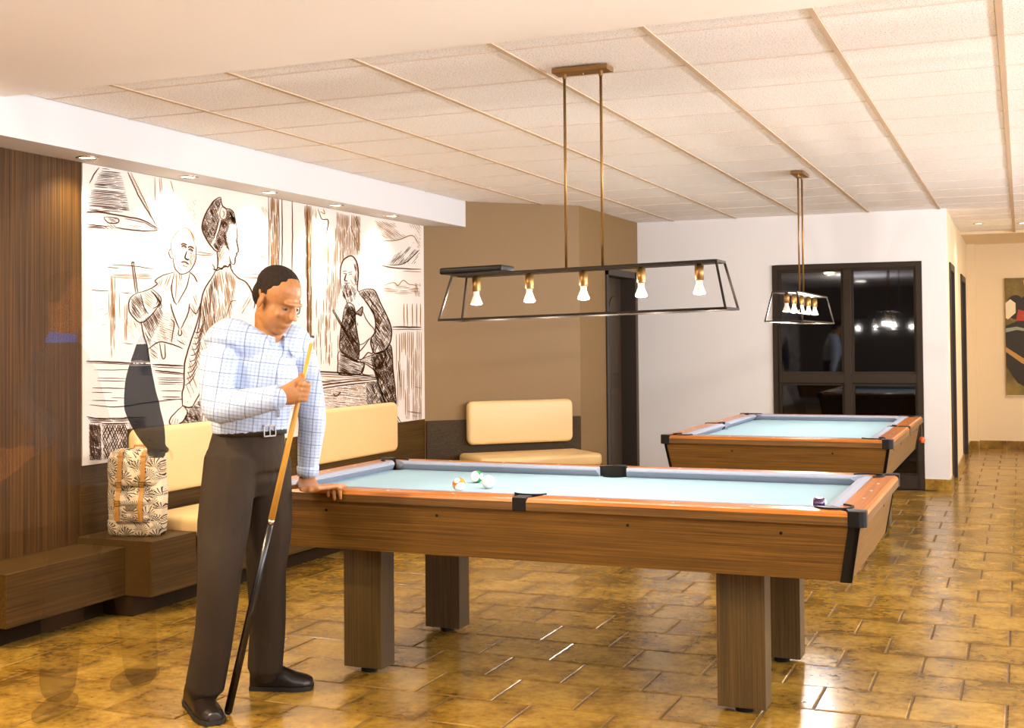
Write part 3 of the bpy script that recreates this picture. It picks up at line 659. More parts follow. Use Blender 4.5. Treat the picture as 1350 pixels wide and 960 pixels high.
# landscape picture and fence at the right edge
L_.hatch(cH((300, 98), (385, 110), (405, 150), (440, 165), (385, 182), (330, 180)), 32, 1.9, .8, 14, .2); L_.line(cH((330, 184), (395, 182), (450, 162), (470, 168)), 1.1)
D.hatch(cH((345, 280), (392, 240), (452, 205), (492, 232), (470, 280), (400, 284)), 130, 1.8, .9, 12, .15); L_.hatch(cH((430, 112), (495, 110), (492, 220), (462, 190), (470, 140)), 60, 2.4, .9, 9, .25)
D.line(cH((352, 284), (400, 286), (440, 270), (490, 222)), 1.0); D.line(cH((330, 288), (400, 300), (498, 304)), 1.3); L_.line(cH((420, 312), (498, 316)), .9)
L_.hatch(cH((330, 380), (400, 372), (490, 385), (494, 418), (420, 415), (340, 405)), 3, 2.0, .8, 14, .25); L_.line(cH((340, 372), (380, 360), (400, 372), (420, 350), (450, 368), (490, 372)), .9, .6)
L_.hatch(cH((468, 362), (494, 362), (494, 420), (470, 418)), 80, 1.7, .9, 10, .2)
for x in (424, 438, 460, 478, 494): L_.line(cH((x, 450), (x+1, 545)), 1.0)
D.line(cH((376, 548), (498, 549)), 1.8); D.line(cH((376, 558), (498, 558)), .8)
L_.hatch(cH((384, 580), (424, 565), (498, 565), (500, 945), (402, 930), (392, 800)), 90, 2.5, .85, 34, .22)
for q in (((470, 800), (498, 806)), ((440, 905), (498, 912)), ((460, 922), (480, 926)), ((400, 690), (410, 800))): D.line(cH(*q), .9)
D.build('dark_engraving', M['ink'], mu); L_.build('sepia_engraving', M['ink_light'], mu)

# ================================================================ POOL TABLES
def pool_table(label, loc, rotz, Lg, Wd, mats):
    T = thing('pool_table', label, 'pool table', loc, rotz, None, local=True)
    body_l, body_e, rail_l, rail_e = mats
    hx, hy = Lg/2, Wd/2; ZR, ZF, ZBt = .787, .745, .54
    RW, CW = .100, .055; nx, ny = hx-RW-CW, hy-RW-CW      # nose line
    def part(name, mb, m, parent=T, **k): return mb.build(name, m, parent, loc=(0, 0, 0), **k)
    # cabinet: tapered side and end panels, slate bed inside
    a, b = .022, .058                     # inset at top and bottom
    def ring(i, z): return [(-hx+i, -hy+i, z), (hx-i, -hy+i, z), (hx-i, hy-i, z), (-hx+i, hy-i, z)]
    t0, t1 = ring(a, ZF), ring(b, ZBt); ti, tj = ring(a+.03, ZF), ring(b+.03, ZBt)
    for k in range(4):
        n = (k+1) % 4
        part('side_panel' if k % 2 == 0 else 'end_panel', MB().hexa([t1[k], t1[n], tj[n], tj[k], t0[k], t0[n], ti[n], ti[k]]), body_l if k % 2 == 0 else body_e)
        p = V(t0[k]); q = V(t1[k]); sx = 1 if p.x > 0 else -1; sy = 1 if p.y > 0 else -1; e = .004; wd = .036
        s_ = MB()
        s_.hexa([(q.x+sx*e, q.y+sy*e, ZBt-.004), (q.x-sx*wd, q.y+sy*e, ZBt-.004), (q.x-sx*wd, q.y-sy*.01, ZBt-.004), (q.x+sx*e, q.y-sy*.01, ZBt-.004),
                 (p.x+sx*e, p.y+sy*e, ZF), (p.x-sx*wd, p.y+sy*e, ZF), (p.x-sx*wd, p.y-sy*.01, ZF), (p.x+sx*e, p.y-sy*.01, ZF)])
        s_.hexa([(q.x+sx*e, q.y+sy*e, ZBt-.004), (q.x+sx*e, q.y-sy*.012, ZBt-.004), (q.x-sx*.01, q.y-sy*.012, ZBt-.004), (q.x-sx*.01, q.y+sy*e, ZBt-.004),
                 (p.x+sx*e, p.y+sy*e, ZF), (p.x+sx*e, p.y-sy*.012, ZF), (p.x-sx*.01, p.y-sy*.012, ZF), (p.x-sx*.01, p.y+sy*e, ZF)])
        part('corner_strip', s_, M['black'])
    part('cabinet_floor', MB().box(-hx+b+.03, hx-b-.03, -hy+b+.03, hy-b-.03, ZBt+.004, ZBt+.03), body_l)
    # cloth with pocket cut-outs
    pr = .058; pc = [(sx*(nx+.035), sy*(ny+.035)) for sx, sy in ((-1, -1), (1, -1), (1, 1), (-1, 1))]
    sp = [(0, -(ny+.052)), (0, ny+.052)]
    e = .05; out = []
    def arc(c, a0, a1, n=8):
        return [(c[0]+pr*math.cos(a0+(a1-a0)*i/n), c[1]+pr*math.sin(a0+(a1-a0)*i/n)) for i in range(n+1)]
    P = math.pi
    ex, ey = nx+e, ny+e
    def hole_pts(c, side):     # cut where the pocket circle crosses the cloth edge
        return c
    out += arc(pc[0], P*.62, -P*.12)+arc(sp[0], P*.98, P*.02)+arc(pc[1], P*1.12, P*.38)+arc(pc[2], -P*.38, -P*1.12)+arc(sp[1], -P*.02, -P*.98)+arc(pc[3], P*.12, -P*.62)
    part('playing_cloth', MB().prism(out, 'z', ZF-.02, ZF), M['felt'])
    part('slate_bed', MB().box(-nx-.02, nx+.02, -ny-.02, ny+.02, ZBt+.06, ZF-.022), M['leather_black'])
    # rails and cushions
    def rail(kind, s, x0, x1, c0, c1):
        """kind l: along x on side y=s; kind e: along y on side x=s. (x0,x1) outer ends; c0/c1: how much the inner edge is shortened"""
        prof = [(0, ZF-.004), (0, ZR-.016), (.006, ZR-.005), (.016, ZR), (RW, ZR), (RW, ZF-.004)]
        h = hy if kind == 'l' else hx
        def ringat(t, c, sg):
            r = []
            for d, z in prof:
                q = t+sg*c*(d/RW)
                r.append((q, s*(h-d), z) if kind == 'l' else (s*(h-d), q, z))
            return r
        mb = MB().loft([ringat(x0, c0, 1), ringat(x1, c1, -1)]); mb.m = [1]+[0]*(len(mb.f)-1)      # veneered outer face, lacquered top
        return part('wood_rail', mb, [rail_l, body_l] if kind == 'l' else [rail_e, body_e])
    def cush(kind, s, x0, x1, c0, c1):
        prof = [(0, ZF), (0, ZR+.001), (CW*.55, ZR+.001), (CW, ZR-.006), (CW, ZR-.012), (CW-.032, ZF)]
        h = (hy if kind == 'l' else hx)-RW
        def ringat(t, c, sg):
            r = []
            for d, z in prof:
                q = t+sg*c*(d/CW)
                r.append((q, s*(h-d), z) if kind == 'l' else (s*(h-d), q, z))
            return r
        return part('rail_cushion', MB().loft([ringat(x0, c0, 1), ringat(x1, c1, -1)]), M['cushion_cloth'])
    ec = .055
    for s in (-1, 1):
        for g in (-1, 1):
            xa, xb = (-hx+ec, -.028) if g < 0 else (.028, hx-ec)
            rail('l', s, xa, xb, .062 if g < 0 else .03, .03 if g < 0 else .062)
            xa, xb = (-hx+RW+.018, -.058) if g < 0 else (.058, hx-RW-.018)
            cush('l', s, xa, xb, .07 if g < 0 else .016, .016 if g < 0 else .07)
            for k in range(3):        # inlaid sights
                x = g*(hx-.12)*(.26+.25*k); part('sight', MB().lathe([(.001, ZR+.0006), (.0055, ZR+.0006), (.0055, ZR-.002)], (x, s*(hy-.05), 0), 12), M['sight'])
        rail('e', s, -hy+ec, hy-ec, .062, .062); cush('e', s, -hy+RW+.018, hy-RW-.018, .07, .07)
        for k in (-1, 0, 1): part('sight', MB().lathe([(.001, ZR+.0006), (.0055, ZR+.0006), (.0055, ZR-.002)], (s*(hx-.05), k*(ny*.5), 0), 12), M['sight'])
    # pocket liners and castings
    for (x, y) in pc:
        sx, sy = (1 if x > 0 else -1), (1 if y > 0 else -1); a0 = math.atan2(sy, sx)
        r0, r1 = pr+.004, pr+.012
        pts = [(a0-P*.62+P*1.24*i/14) for i in range(15)]
        poly = [(x+r1*math.cos(q), y+r1*math.sin(q)) for q in pts]+[(x+r0*math.cos(q), y+r0*math.sin(q)) for q in reversed(pts)]
        part('pocket_liner', MB().prism(poly, 'z', ZBt+.1, ZR+.006), M['leather_black'])
        cc = [(hx+.002, hy-ec-.004), (hx+.002, hy-.02), (hx-.006, hy-.006), (hx-.02, hy+.002), (hx-ec-.004, hy+.002), (hx-ec-.004, hy-.02), (hx-.075, hy-.072), (hx-.02, hy-ec-.004)]
        cc = [(sx*p, sy*q) for p, q in cc]
        part('corner_casting', MB().prism(cc, 'z', ZF-.01, ZR+.004), M['black'], bevel=.003)
    for (x, y) in sp:
        sy = 1 if y > 0 else -1; a0 = sy*P/2; r0, r1 = pr+.002, pr+.009
        pts = [(a0-P*.5+P*i/14) for i in range(15)]
        yy = sy*(hy-RW-.022)
        poly = [(x+r1*math.cos(q), yy+r1*.55*math.sin(q)) for q in pts]+[(x+r0*math.cos(q), yy+r0*.55*math.sin(q)) for q in reversed(pts)]
        part('pocket_liner', MB().prism(poly, 'z', ZBt+.1, ZR+.006), M['leather_black'])
        part('side_casting', MB().prism([(-.028, sy*(hy+.002)), (.028, sy*(hy+.002)), (.028, sy*(hy-RW*.7)), (-.028, sy*(hy-RW*.7))], 'z', ZF-.008, ZR+.003), M['black'], bevel=.003)
    # legs with cross beams and feet
    LX, LW, LD = hx-.475, .18, .115
    for sx in (-1, 1):
        part('cross_beam', MB().box(sx*LX-.03, sx*LX+.03, -hy+.34, hy-.34, ZBt-.055, ZBt+.002), M['leg'])
        for sy in (-1, 1):
            y0 = sy*(hy-.205); y1 = y0-sy*LD
            lg = part('leg', MB().box(sx*LX-LW/2, sx*LX+LW/2, min(y0, y1), max(y0, y1), .022, ZBt+.002), M['leg'], bevel=.003)
            part('foot_glide', MB().lathe([(.035, 0), (.035, .022)], (sx*LX, (y0+y1)/2, 0), 16), M['black'], lg)
    # bolt heads on the panels
    for sy in (-1, 1):
        for x in (-.86, -.36, .42, .98):
            if abs(x) < hx-.1: part('bolt_head', MB().tube([(x*hx/1.27, sy*(hy-.028), .70), (x*hx/1.27, sy*(hy-.037), .70)], .006, 8), M['black'])
    for sx in (-1, 1):
        for y in (-.35, .25): part('bolt_head', MB().tube([(sx*(hx-.028), y, .70), (sx*(hx-.037), y, .70)], .006, 8), M['black'])
    return T
pool_table('large foreground pool table with pale blue cloth and four walnut legs', (-1.77, 4.97, 0), 0, 2.54, 1.29, (M['body_x'], M['body_y'], M['rail_x'], M['rail_y']))
pool_table('farther pool table standing end-on before the dark window', (-1.395, 8.65, 0), math.pi/2, 2.42, 1.39, (M['body_x'], M['body_y'], M['rail_x'], M['rail_y']))
# chalk ball hanging on a cord behind the far table
t = thing('hanging_chalk_holder', 'small orange ball on a cord hanging at the far pool table corner', 'chalk holder', (-.715, 9.9, .56))
MB().tube([(-.76, 9.865, .74), (-.718, 9.9, .735), (-.715, 9.9, .66), (-.715, 9.9, .62)], .003, 6).build('cord', M['brass'], t)
MB().ell((-.715, 9.9, .60), (EX, EY, EZ), (.024, .024, .026), 16).build('ball', principled('orange_plastic', (226, 96, 34), .5), t, smooth=True)

# ---- balls
def ball(label, c, col=None, axis=None, num=None, text=None, half=.56):
    m = principled('ball_'+label.split()[0], (250, 246, 238), .08); m.node_tree.nodes['Principled BSDF'].inputs['Coat Weight'].default_value = .5
    if col:
        N = NT(m); co = N.n('ShaderNodeTexCoord').outputs['Object']
        def dot(v):
            d = N.n('ShaderNodeVectorMath', operation='DOT_PRODUCT'); N.l(co, d.inputs[0]); d.inputs[1].default_value = tuple(v.normalized()/.0286); return d.outputs['Value']
        band = N.math('LESS_THAN', N.math('ABSOLUTE', dot(axis)), half)
        nn = num-axis.normalized()*num.dot(axis.normalized()); circ = N.math('GREATER_THAN', N.math('ABSOLUTE', dot(nn)), .88)
        f = N.math('MULTIPLY', band, N.math('SUBTRACT', 1., circ)); N.l(N.mix(f, (250, 246, 238), col), N.b.inputs['Base Color'])
    mb = MB().ell((0, 0, 0), (EX, EY, EZ), (.0286,)*3, 32); o = mb.build('pool_ball', m, None, smooth=True, loc=c); tag(o, label, 'ball', 'balls on the foreground pool table')
    if text:
        nn = (num-axis.normalized()*num.dot(axis.normalized())).normalized()
        cu = bpy.data.curves.new('number', 'FONT'); cu.body = text; cu.size = .014; cu.align_x = 'CENTER'; cu.align_y = 'CENTER'; cu.extrude = .0002
        tmp = bpy.data.objects.new('tmp', cu); COL.objects.link(tmp); me = bpy.data.meshes.new_from_object(tmp.evaluated_get(bpy.context.evaluated_depsgraph_get())); bpy.data.objects.remove(tmp)
        me.materials.clear(); me.materials.append(M['black']); n_ = bpy.data.objects.new('number', me); COL.objects.link(n_); n_.parent = o
        q = nn.to_track_quat('Z', 'Y'); n_.rotation_euler = q.to_euler(); n_.location = nn*.0284
CAMD = -FW; ZBALL = .745+.0286
p = on_z(605, 638.5, ZBALL); ball('orange striped ball left of the white cue ball', p, (226, 124, 16), CAMD*.75+RT*.35-UP*.55, CAMD*.45-RT*.3+UP*.7, '13')
p = on_z(628.5, 628.5, ZBALL); ball('green striped ball behind the white cue ball', p, (18, 128, 62), CAMD*.85-RT*.55+UP*.12, RT, '14')
p = on_z(644, 635.5, ZBALL); ball('plain white cue ball beside the green striped ball', p)
p = on_z(1080, 664.5, ZBALL); ball('purple striped ball alone at the right corner pocket', p, (58, 20, 70), RT*.92+CAMD*.28, UP*.95+CAMD*.2, '12', .74)

# ================================================================ PENDANT LAMPS
def bulb_light(loc, power):
    d = bpy.data.lights.new('bulb_light', 'POINT'); d.energy = power; d.color = COOL; d.shadow_soft_size = .012
    o = bpy.data.objects.new('bulb_light', d); COL.objects.link(o); o.location = loc; return o
def pendant(label, cx, cy, along, half_t, half_b, zt, zb, tilt, bulbs, power, driver=False):
    """along: unit vector of the long side; tilt: rise of z per metre along it"""
    T = thing('linear_pendant_lamp', label, 'pendant lamp', (cx, cy, zb))
    A = V(along); S = V((-A.y, A.x, 0)); C = V((cx, cy, 0))
    def P(a, s, z): q = C+A*a+S*s; return V((q.x, q.y, z+tilt*a))
    def bar(name, p, q, w=.009, m='bronze', par=T):
        d = (q-p).normalized(); a = (EZ-d*EZ.dot(d)) if abs(d.z) < .9 else (A-d*A.dot(d)); a.normalize(); b = d.cross(a)
        r = lambda c: [c+a*w/2+b*w/2, c-a*w/2+b*w/2, c-a*w/2-b*w/2, c+a*w/2-b*w/2]
        return MB().loft([r(p), r(q)]).build(name, M[m], par)
    st, sb = .078, .12
    def qbox(name, a0, a1, s0, s1, z0, z1, m, bev=.003, seg=2):
        return MB().hexa([P(a0, s0, z0), P(a1, s0, z0), P(a1, s1, z0), P(a0, s1, z0), P(a0, s0, z1), P(a1, s0, z1), P(a1, s1, z1), P(a0, s1, z1)]).build(name, M[m], T, bevel=bev, seg=seg)
    # canopy on the ceiling
    mb = MB(); c = [C+A*a+S*s for a, s in ((-.125, -.045), (.125, -.045), (.125, .045), (-.125, .045))]
    mb.hexa([(p.x, p.y, ZC-.026) for p in c]+[(p.x, p.y, ZC-.004) for p in c]).build('canopy', M['brass'], T, bevel=.003)
    mb = MB().lathe([(.006, ZC-.036), (.006, ZC-.024)], (cx, cy, 0), 10).build('canopy_screw', M['brass'], T)
    for a in (-.082, .082):
        MB().tube([C+A*a+EZ*(ZC-.028), P(a, 0, zt+.004)], .0062, 10).build('rod', M['brass'], T, smooth=True)
        MB().tube([C+A*a+EZ*(ZC-.045), C+A*a+EZ*(ZC-.026)], .009, 10).build('rod_collar', M['brass'], T)
    # top: two long bars, two short bars and the lamp strip between them
    tc = [P(-half_t, -st, zt), P(half_t, -st, zt), P(half_t, st, zt), P(-half_t, st, zt)]
    bc = [P(-half_b, -sb, zb), P(half_b, -sb, zb), P(half_b, sb, zb), P(-half_b, sb, zb)]
    for k in range(4):
        bar('top_bar', tc[k], tc[(k+1) % 4], .010); bar('bottom_bar', bc[k], bc[(k+1) % 4], .010); bar('corner_strut', tc[k], bc[k], .009)
    qbox('lamp_strip', -half_t, half_t, -.035, .035, zt-.006, zt+.006, 'bronze', .001)
    if driver: qbox('driver_box', -half_t-.065, -half_t+.235, -.075, .075, zt+.007, zt+.036, 'black', .008, 3)
    for a in bulbs:
        c = P(a, 0, 0); z = c.z+zt
        s = MB().lathe([(.017, z-.072), (.019, z-.070), (.019, z-.012), (.010, z-.008), (.010, z-.002)], (c.x, c.y, 0), 16).build('socket', M['brass'], T, smooth=True)
        b = MB().lathe([(.013, z-.070), (.013, z-.088), (.016, z-.096), (.026, z-.122), (.026, z-.126)], (c.x, c.y, 0), 20).build('bulb', M['bulb_glass'], T, smooth=True)
        MB().lathe([(.0252, z-.1262), (.020, z-.130), (.001, z-.132)], (c.x, c.y, 0), 20, caps=False).build('bulb_face', M['bulb_face'], b)
        l = bulb_light((c.x, c.y, z-.145), power); l.parent = T; l.matrix_parent_inverse = Matrix.Translation((-cx, -cy, -zb))
pendant('long dark frame pendant lamp with five lit bulbs above the foreground pool table', -1.716, 4.954, (1, 0, 0), .586, .632, 1.686, 1.491, .0235, (-.505, -.253, -.005, .25, .498), 14, True)
pendant('small-looking frame pendant lamp seen end-on before the dark window', -1.42, 8.74, (0, 1, 0), .67, .72, 1.69, 1.497, 0, (-.60, -.31, 0, .30, .59), 14)

# ================================================================ BACKPACK
def fronds():
    m = principled('palm_print_canvas', (226, 204, 168), .8); N = NT(m)
    tc = N.n('ShaderNodeTexCoord').outputs['Object']
    sx = N.n('ShaderNodeSeparateXYZ'); N.l(tc, sx.inputs[0]); cm = N.n('ShaderNodeCombineXYZ'); N.l(sx.outputs[0], cm.inputs[0]); N.l(sx.outputs[2], cm.inputs[1])
    cm2 = cm.outputs[0]
    tot = None
    for sc, off, leaves, rad in ((14.5, (0, 0, 0), 19, .52), (12.5, (.37, .61, 0), 15, .58)):
        mp = N.n('ShaderNodeMapping'); mp.inputs['Location'].default_value = off; N.l(cm2, mp.inputs[0])
        vo = N.n('ShaderNodeTexVoronoi', voronoi_dimensions='2D'); vo.inputs['Scale'].default_value = sc; vo.inputs['Randomness'].default_value = .75; N.l(mp.outputs[0], vo.inputs['Vector'])
        scv = N.n('ShaderNodeVectorMath', operation='SUBTRACT'); N.l(mp.outputs[0], scv.inputs[0]); N.l(vo.outputs['Position'], scv.inputs[1])
        s2 = N.n('ShaderNodeSeparateXYZ'); N.l(scv.outputs[0], s2.inputs[0])
        ang = N.math('ARCTAN2', s2.outputs[1], s2.outputs[0]); ln = N.n('ShaderNodeVectorMath', operation='LENGTH'); N.l(scv.outputs[0], ln.inputs[0])
        r = N.math('MULTIPLY', ln.outputs['Value'], sc)
        leaf = N.math('GREATER_THAN', N.math('SINE', N.math('ADD', N.math('MULTIPLY', ang, leaves), N.math('MULTIPLY', r, 3.))), N.math('ADD', N.math('MULTIPLY', r, .9), .12))
        inside = N.math('LESS_THAN', r, rad); up = N.math('GREATER_THAN', N.math('SINE', N.math('ADD', ang, .4)), -.55)
        f = N.math('MULTIPLY', N.math('MULTIPLY', leaf, inside), up)
        tot = f if tot is None else N.math('MAXIMUM', tot, f)
    N.l(N.mix(tot, (228, 206, 170), (44, 36, 28)), N.b.inputs['Base Color'])
    N.bump(N.noise(tc, 60, 3), .2, .01); return m
M['palm'] = fronds(); M['strap'] = principled('tan_leather', (184, 128, 52), .5); M['gold'] = principled('brass_buckle', (206, 164, 84), .25, .9)
BP = V((-4.29, 5.215, .3885))
bag = thing('backpack', 'cream backpack with dark palm print and tan leather straps on the end box', 'backpack', BP, 0, None, local=True)
bag.rotation_euler = (0, 0, math.atan2(RT.y, RT.x)-.05)
def superrect(w_, d_, z, y0=0, n=28, e=.45, cx=0):
    r = []
    for i in range(n):
        a = 2*math.pi*i/n; c, s = math.cos(a), math.sin(a)
        r.append((cx+w_/2*math.copysign(abs(c)**e, c), y0+d_/2*math.copysign(abs(s)**e, s), z))
    return r
def bpart(name, mb, m, par=bag, **k): return mb.build(name, m, par, loc=(0, 0, 0), **k)
bpart('body', MB().loft([superrect(.255, .115, 0), superrect(.275, .135, .015), superrect(.288, .15, .09), superrect(.298, .155, .20), superrect(.288, .145, .30), superrect(.262, .125, .37), superrect(.235, .105, .405)]), M['palm'], smooth=True)
bpart('bottom_panel', MB().loft([superrect(.262, .125, -.0005, -.004), superrect(.284, .15, .012, -.006), superrect(.292, .168, .06, -.006), superrect(.29, .168, .082, -.006), superrect(.28, .15, .084, -.004)]), M['palm'], smooth=True)
fl = bpart('flap', MB().loft([superrect(.248, .15, .262, -.018, e=.6), superrect(.272, .17, .285, -.016), superrect(.286, .17, .33, -.014), superrect(.284, .16, .39, -.010), superrect(.268, .135, .432, -.004), superrect(.20, .085, .446)]), M['palm'], smooth=True)
pk = bpart('front_pocket', MB().loft([superrect(.165, .05, .075, -.083), superrect(.172, .064, .10, -.085), superrect(.172, .064, .19, -.086), superrect(.165, .052, .222, -.084), superrect(.15, .03, .23, -.08)]), M['palm'], smooth=True)
bpart('pocket_flap', MB().loft([superrect(.16, .03, .165, -.107), superrect(.178, .045, .18, -.100), superrect(.178, .05, .215, -.096), superrect(.165, .05, .236, -.09)]), M['palm'], pk, smooth=True)
bpart('label_patch', MB().box(-.022, .022, -.124, -.121, .14, .165), principled('woven_label', (120, 100, 78), .8), pk)
for x in (-.058, .064):
    path = [(x, -.055, .447), (x, -.092, .435), (x, -.105, .39), (x-.002, -.109, .30), (x-.004, -.115, .235), (x-.006, -.130, .19), (x-.008, -.130, .13), (x-.008, -.124, .085)]
    rings = [[V(p)+V((sx*.0115, sy*.0018, 0)) for sx, sy in ((-1, -1), (1, -1), (1, 1), (-1, 1))] for p in path]
    s_ = bpart('leather_strap', MB().loft(rings), M['strap'])
    for z, y in ((.272, -.1165), (.178, -.1345) if x < 0 else (.272, -.1165)):
        b = MB()
        for q in ((-.016, .016, z-.014, z-.010), (-.016, .016, z+.010, z+.014), (-.016, -.0125, z-.014, z+.014), (.0125, .016, z-.014, z+.014), (-.016, .016, z-.002, z+.001)):
            b.box(x-.004+q[0], x-.004+q[1], y-.003, y+.003, q[2], q[3])
        bpart('buckle', b, M['gold'], s_)
    for z, y in ((.415, -.1), (.315, -.1115)): bpart('strap_loop', MB().box(x-.017, x+.015, y-.003, y+.004, z-.006, z+.006), M['strap'], s_)
bpart('carry_handle', MB().tube([(-.03, .02, .44), (-.025, .02, .462), (.025, .02, .462), (.03, .02, .44)], .006, 8), M['strap'])

# ================================================================ PAINTING at the corridor end
pt = thing('abstract_painting', 'tall abstract painting of dark curved shapes on the corridor end wall', 'painting', (.35, YE-.02, .665))
yq = YE-.035
MB().box(-.18, .85, yq, YE-.002, .668, 2.11).build('canvas', wood('olive_paint', (92, 78, 34), (150, 126, 56), (3, 3, 3), .6), pt)
cols = {'dk': (44, 34, 20), 'gd': (222, 168, 56), 'rd': (176, 60, 34), 'cr': (238, 222, 186), 'tn': (190, 140, 66), 'bl': (150, 156, 130)}
for k, c in list(cols.items()): cols[k] = principled('oil_'+k, c, .55)
def ppoly(name, pts, c, k): MB().prism(pts, 'y', yq-.002-k*.0006, yq).build(name, cols[c], pt)
def circ(cx, cz, rx, rz, a0=0, a1=2*math.pi, n=24): return [(cx+rx*math.cos(a0+(a1-a0)*i/n), cz+rz*math.sin(a0+(a1-a0)*i/n)) for i in range(n+1)]
ppoly('sun_shape', [(x, z) for x, z in circ(.35, 2.08, .32, .26) if z <= 2.109], 'gd', 1)
ppoly('dark_crown_shape', circ(-.06, 1.75, .11, .15), 'dk', 2); ppoly('dark_crown_shape', circ(.10, 1.73, .14, .17), 'dk', 3); ppoly('dark_crown_shape', circ(.42, 1.70, .22, .17), 'dk', 3)
ppoly('cream_shape', [(-.175, 1.62), (-.15, 1.60), (-.06, 1.68), (-.06, 1.80), (-.12, 1.85), (-.175, 1.80)], 'cr', 4)
ppoly('red_shape', [(-.06, 1.58), (.06, 1.58), (.05, 1.70), (-.03, 1.72)], 'rd', 4); ppoly('tan_shape', circ(.16, 1.64, .13, .08), 'tn', 5); ppoly('cream_shape', circ(.36, 1.74, .10, .14), 'cr', 5)
big = [(-.178, 1.52), (.0, 1.60), (.3, 1.56), (.6, 1.60), (.8, 1.4), (.8, .95), (.5, .74), (.15, .70), (-.05, .82), (-.178, 1.02)]
ppoly('dark_body_shape', big, 'dk', 3)
ppoly('pale_stripe', [(-.178, 1.44), (-.05, 1.47), (.12, 1.44), (.2, 1.42), (.1, 1.47), (-.05, 1.51), (-.178, 1.49)], 'bl', 6)
ppoly('pale_stripe', [(-.178, 1.20), (0, 1.06), (.2, .98), (.5, .97), (.5, 1.02), (.2, 1.04), (.02, 1.12), (-.178, 1.26)], 'tn', 6)
MB().box(-.182, .852, YE-.03, YE-.004, .655, .667).build('stretcher_edge', M['yellow_cream'], pt)

# ================================================================ PEOPLE
def fuse(name, mb, voxel, smooth=6, mats=None, parent=None, pick=None):
    """turn overlapping closed lofts into one continuous skin"""
    me = mb.mesh(name+'_raw'); o = bpy.data.objects.new(name+'_raw', me); COL.objects.link(o)
    md = o.modifiers.new('remesh', 'REMESH'); md.mode = 'VOXEL'; md.voxel_size = voxel
    sm = o.modifiers.new('smooth', 'SMOOTH'); sm.iterations = smooth; sm.factor = .5
    dg = bpy.context.evaluated_depsgraph_get(); me2 = bpy.data.meshes.new_from_object(o.evaluated_get(dg))
    bpy.data.objects.remove(o); bpy.data.meshes.remove(me); me2.name = name
    me2.materials.clear()
    for m in mats: me2.materials.append(m)
    me2.polygons.foreach_set('use_smooth', [True]*len(me2.polygons))
    if pick:
        me2.polygons.foreach_set('material_index', [pick(p.center) for p in me2.polygons])
    return link(name, me2, parent)
def limb(mb, pts, rad, ref=None, n=14):
    """smoothly resampled tapered limb"""
    P_ = [V(p) for p in pts]; out = []; rr = []
    R_ = [r if isinstance(r, tuple) else (r, r) for r in rad]
    for k in range(len(P_)-1):
        p0, p1, p2, p3 = P_[max(k-1, 0)], P_[k], P_[k+1], P_[min(k+2, len(P_)-1)]
        for j in range(4):
            t = j/4
            out.append(.5*((2*p1)+(p2-p0)*t+(2*p0-5*p1+4*p2-p3)*t*t+(3*p1-p0-3*p2+p3)*t**3))
            rr.append(tuple(a+(b-a)*t for a, b in zip(R_[k], R_[k+1])))
    out.append(P_[-1]); rr.append(R_[-1])
    mb.tube(out, rr, n, ref=ref)
    mb.ell(P_[0], (EX, EY, EZ), (min(R_[0])*.97,)*3, 10); mb.ell(P_[-1], (EX, EY, EZ), (min(R_[-1])*.97,)*3, 10)
def skin_mat(name, col):
    m = principled(name, col, .5); N = NT(m); n = N.noise(N.coord(), 40, 3)
    N.l(N.ramp(n, ((.3, tuple(x*.88 for x in col)), (.7, col))), N.b.inputs['Base Color'])
    N.b.inputs['Subsurface Weight'].default_value = .08; return m
def plaid():
    m = principled('plaid_shirt', (204, 214, 228), .8); N = NT(m); v = N.coord((1, 1, 1)); s = N.n('ShaderNodeSeparateXYZ'); N.l(v, s.inputs[0])
    hx_ = N.math('ADD', N.math('MULTIPLY', s.outputs[0], RT.x), N.math('MULTIPLY', s.outputs[1], RT.y))
    hx_ = N.math('ADD', hx_, N.math('MULTIPLY', s.outputs[2], -.12)); zz = N.math('ADD', s.outputs[2], N.math('MULTIPLY', hx_, .15))
    def lines(x, per, th):
        f = N.math('FRACT', N.math('DIVIDE', x, per)); return N.math('LESS_THAN', f, th)
    a = N.math('MAXIMUM', lines(hx_, .058, .045), lines(zz, .052, .045)); b = N.math('ADD', N.math('MULTIPLY', lines(hx_, .0145, .38), .5), N.math('MULTIPLY', lines(zz, .013, .38), .5))
    c = N.mix(N.math('MULTIPLY', b, .7), (186, 199, 219), (134, 152, 186)); c = N.mix(N.math('MULTIPLY', a, .6), c, (64, 74, 104))
    N.l(c, N.b.inputs['Base Color']); N.bump(N.noise(v, 22, 3), .35, .02); return m
def fabric(name, col, wr=.35, sc=14, rough=.85):
    m = principled(name, col, rough, spec=.25); N = NT(m); v = N.coord((1, 1, .45))
    n = N.noise(v, sc, 4); N.l(N.ramp(n, ((.3, tuple(x*.85 for x in col)), (.7, col))), N.b.inputs['Base Color']); N.bump(n, wr, .02); return m

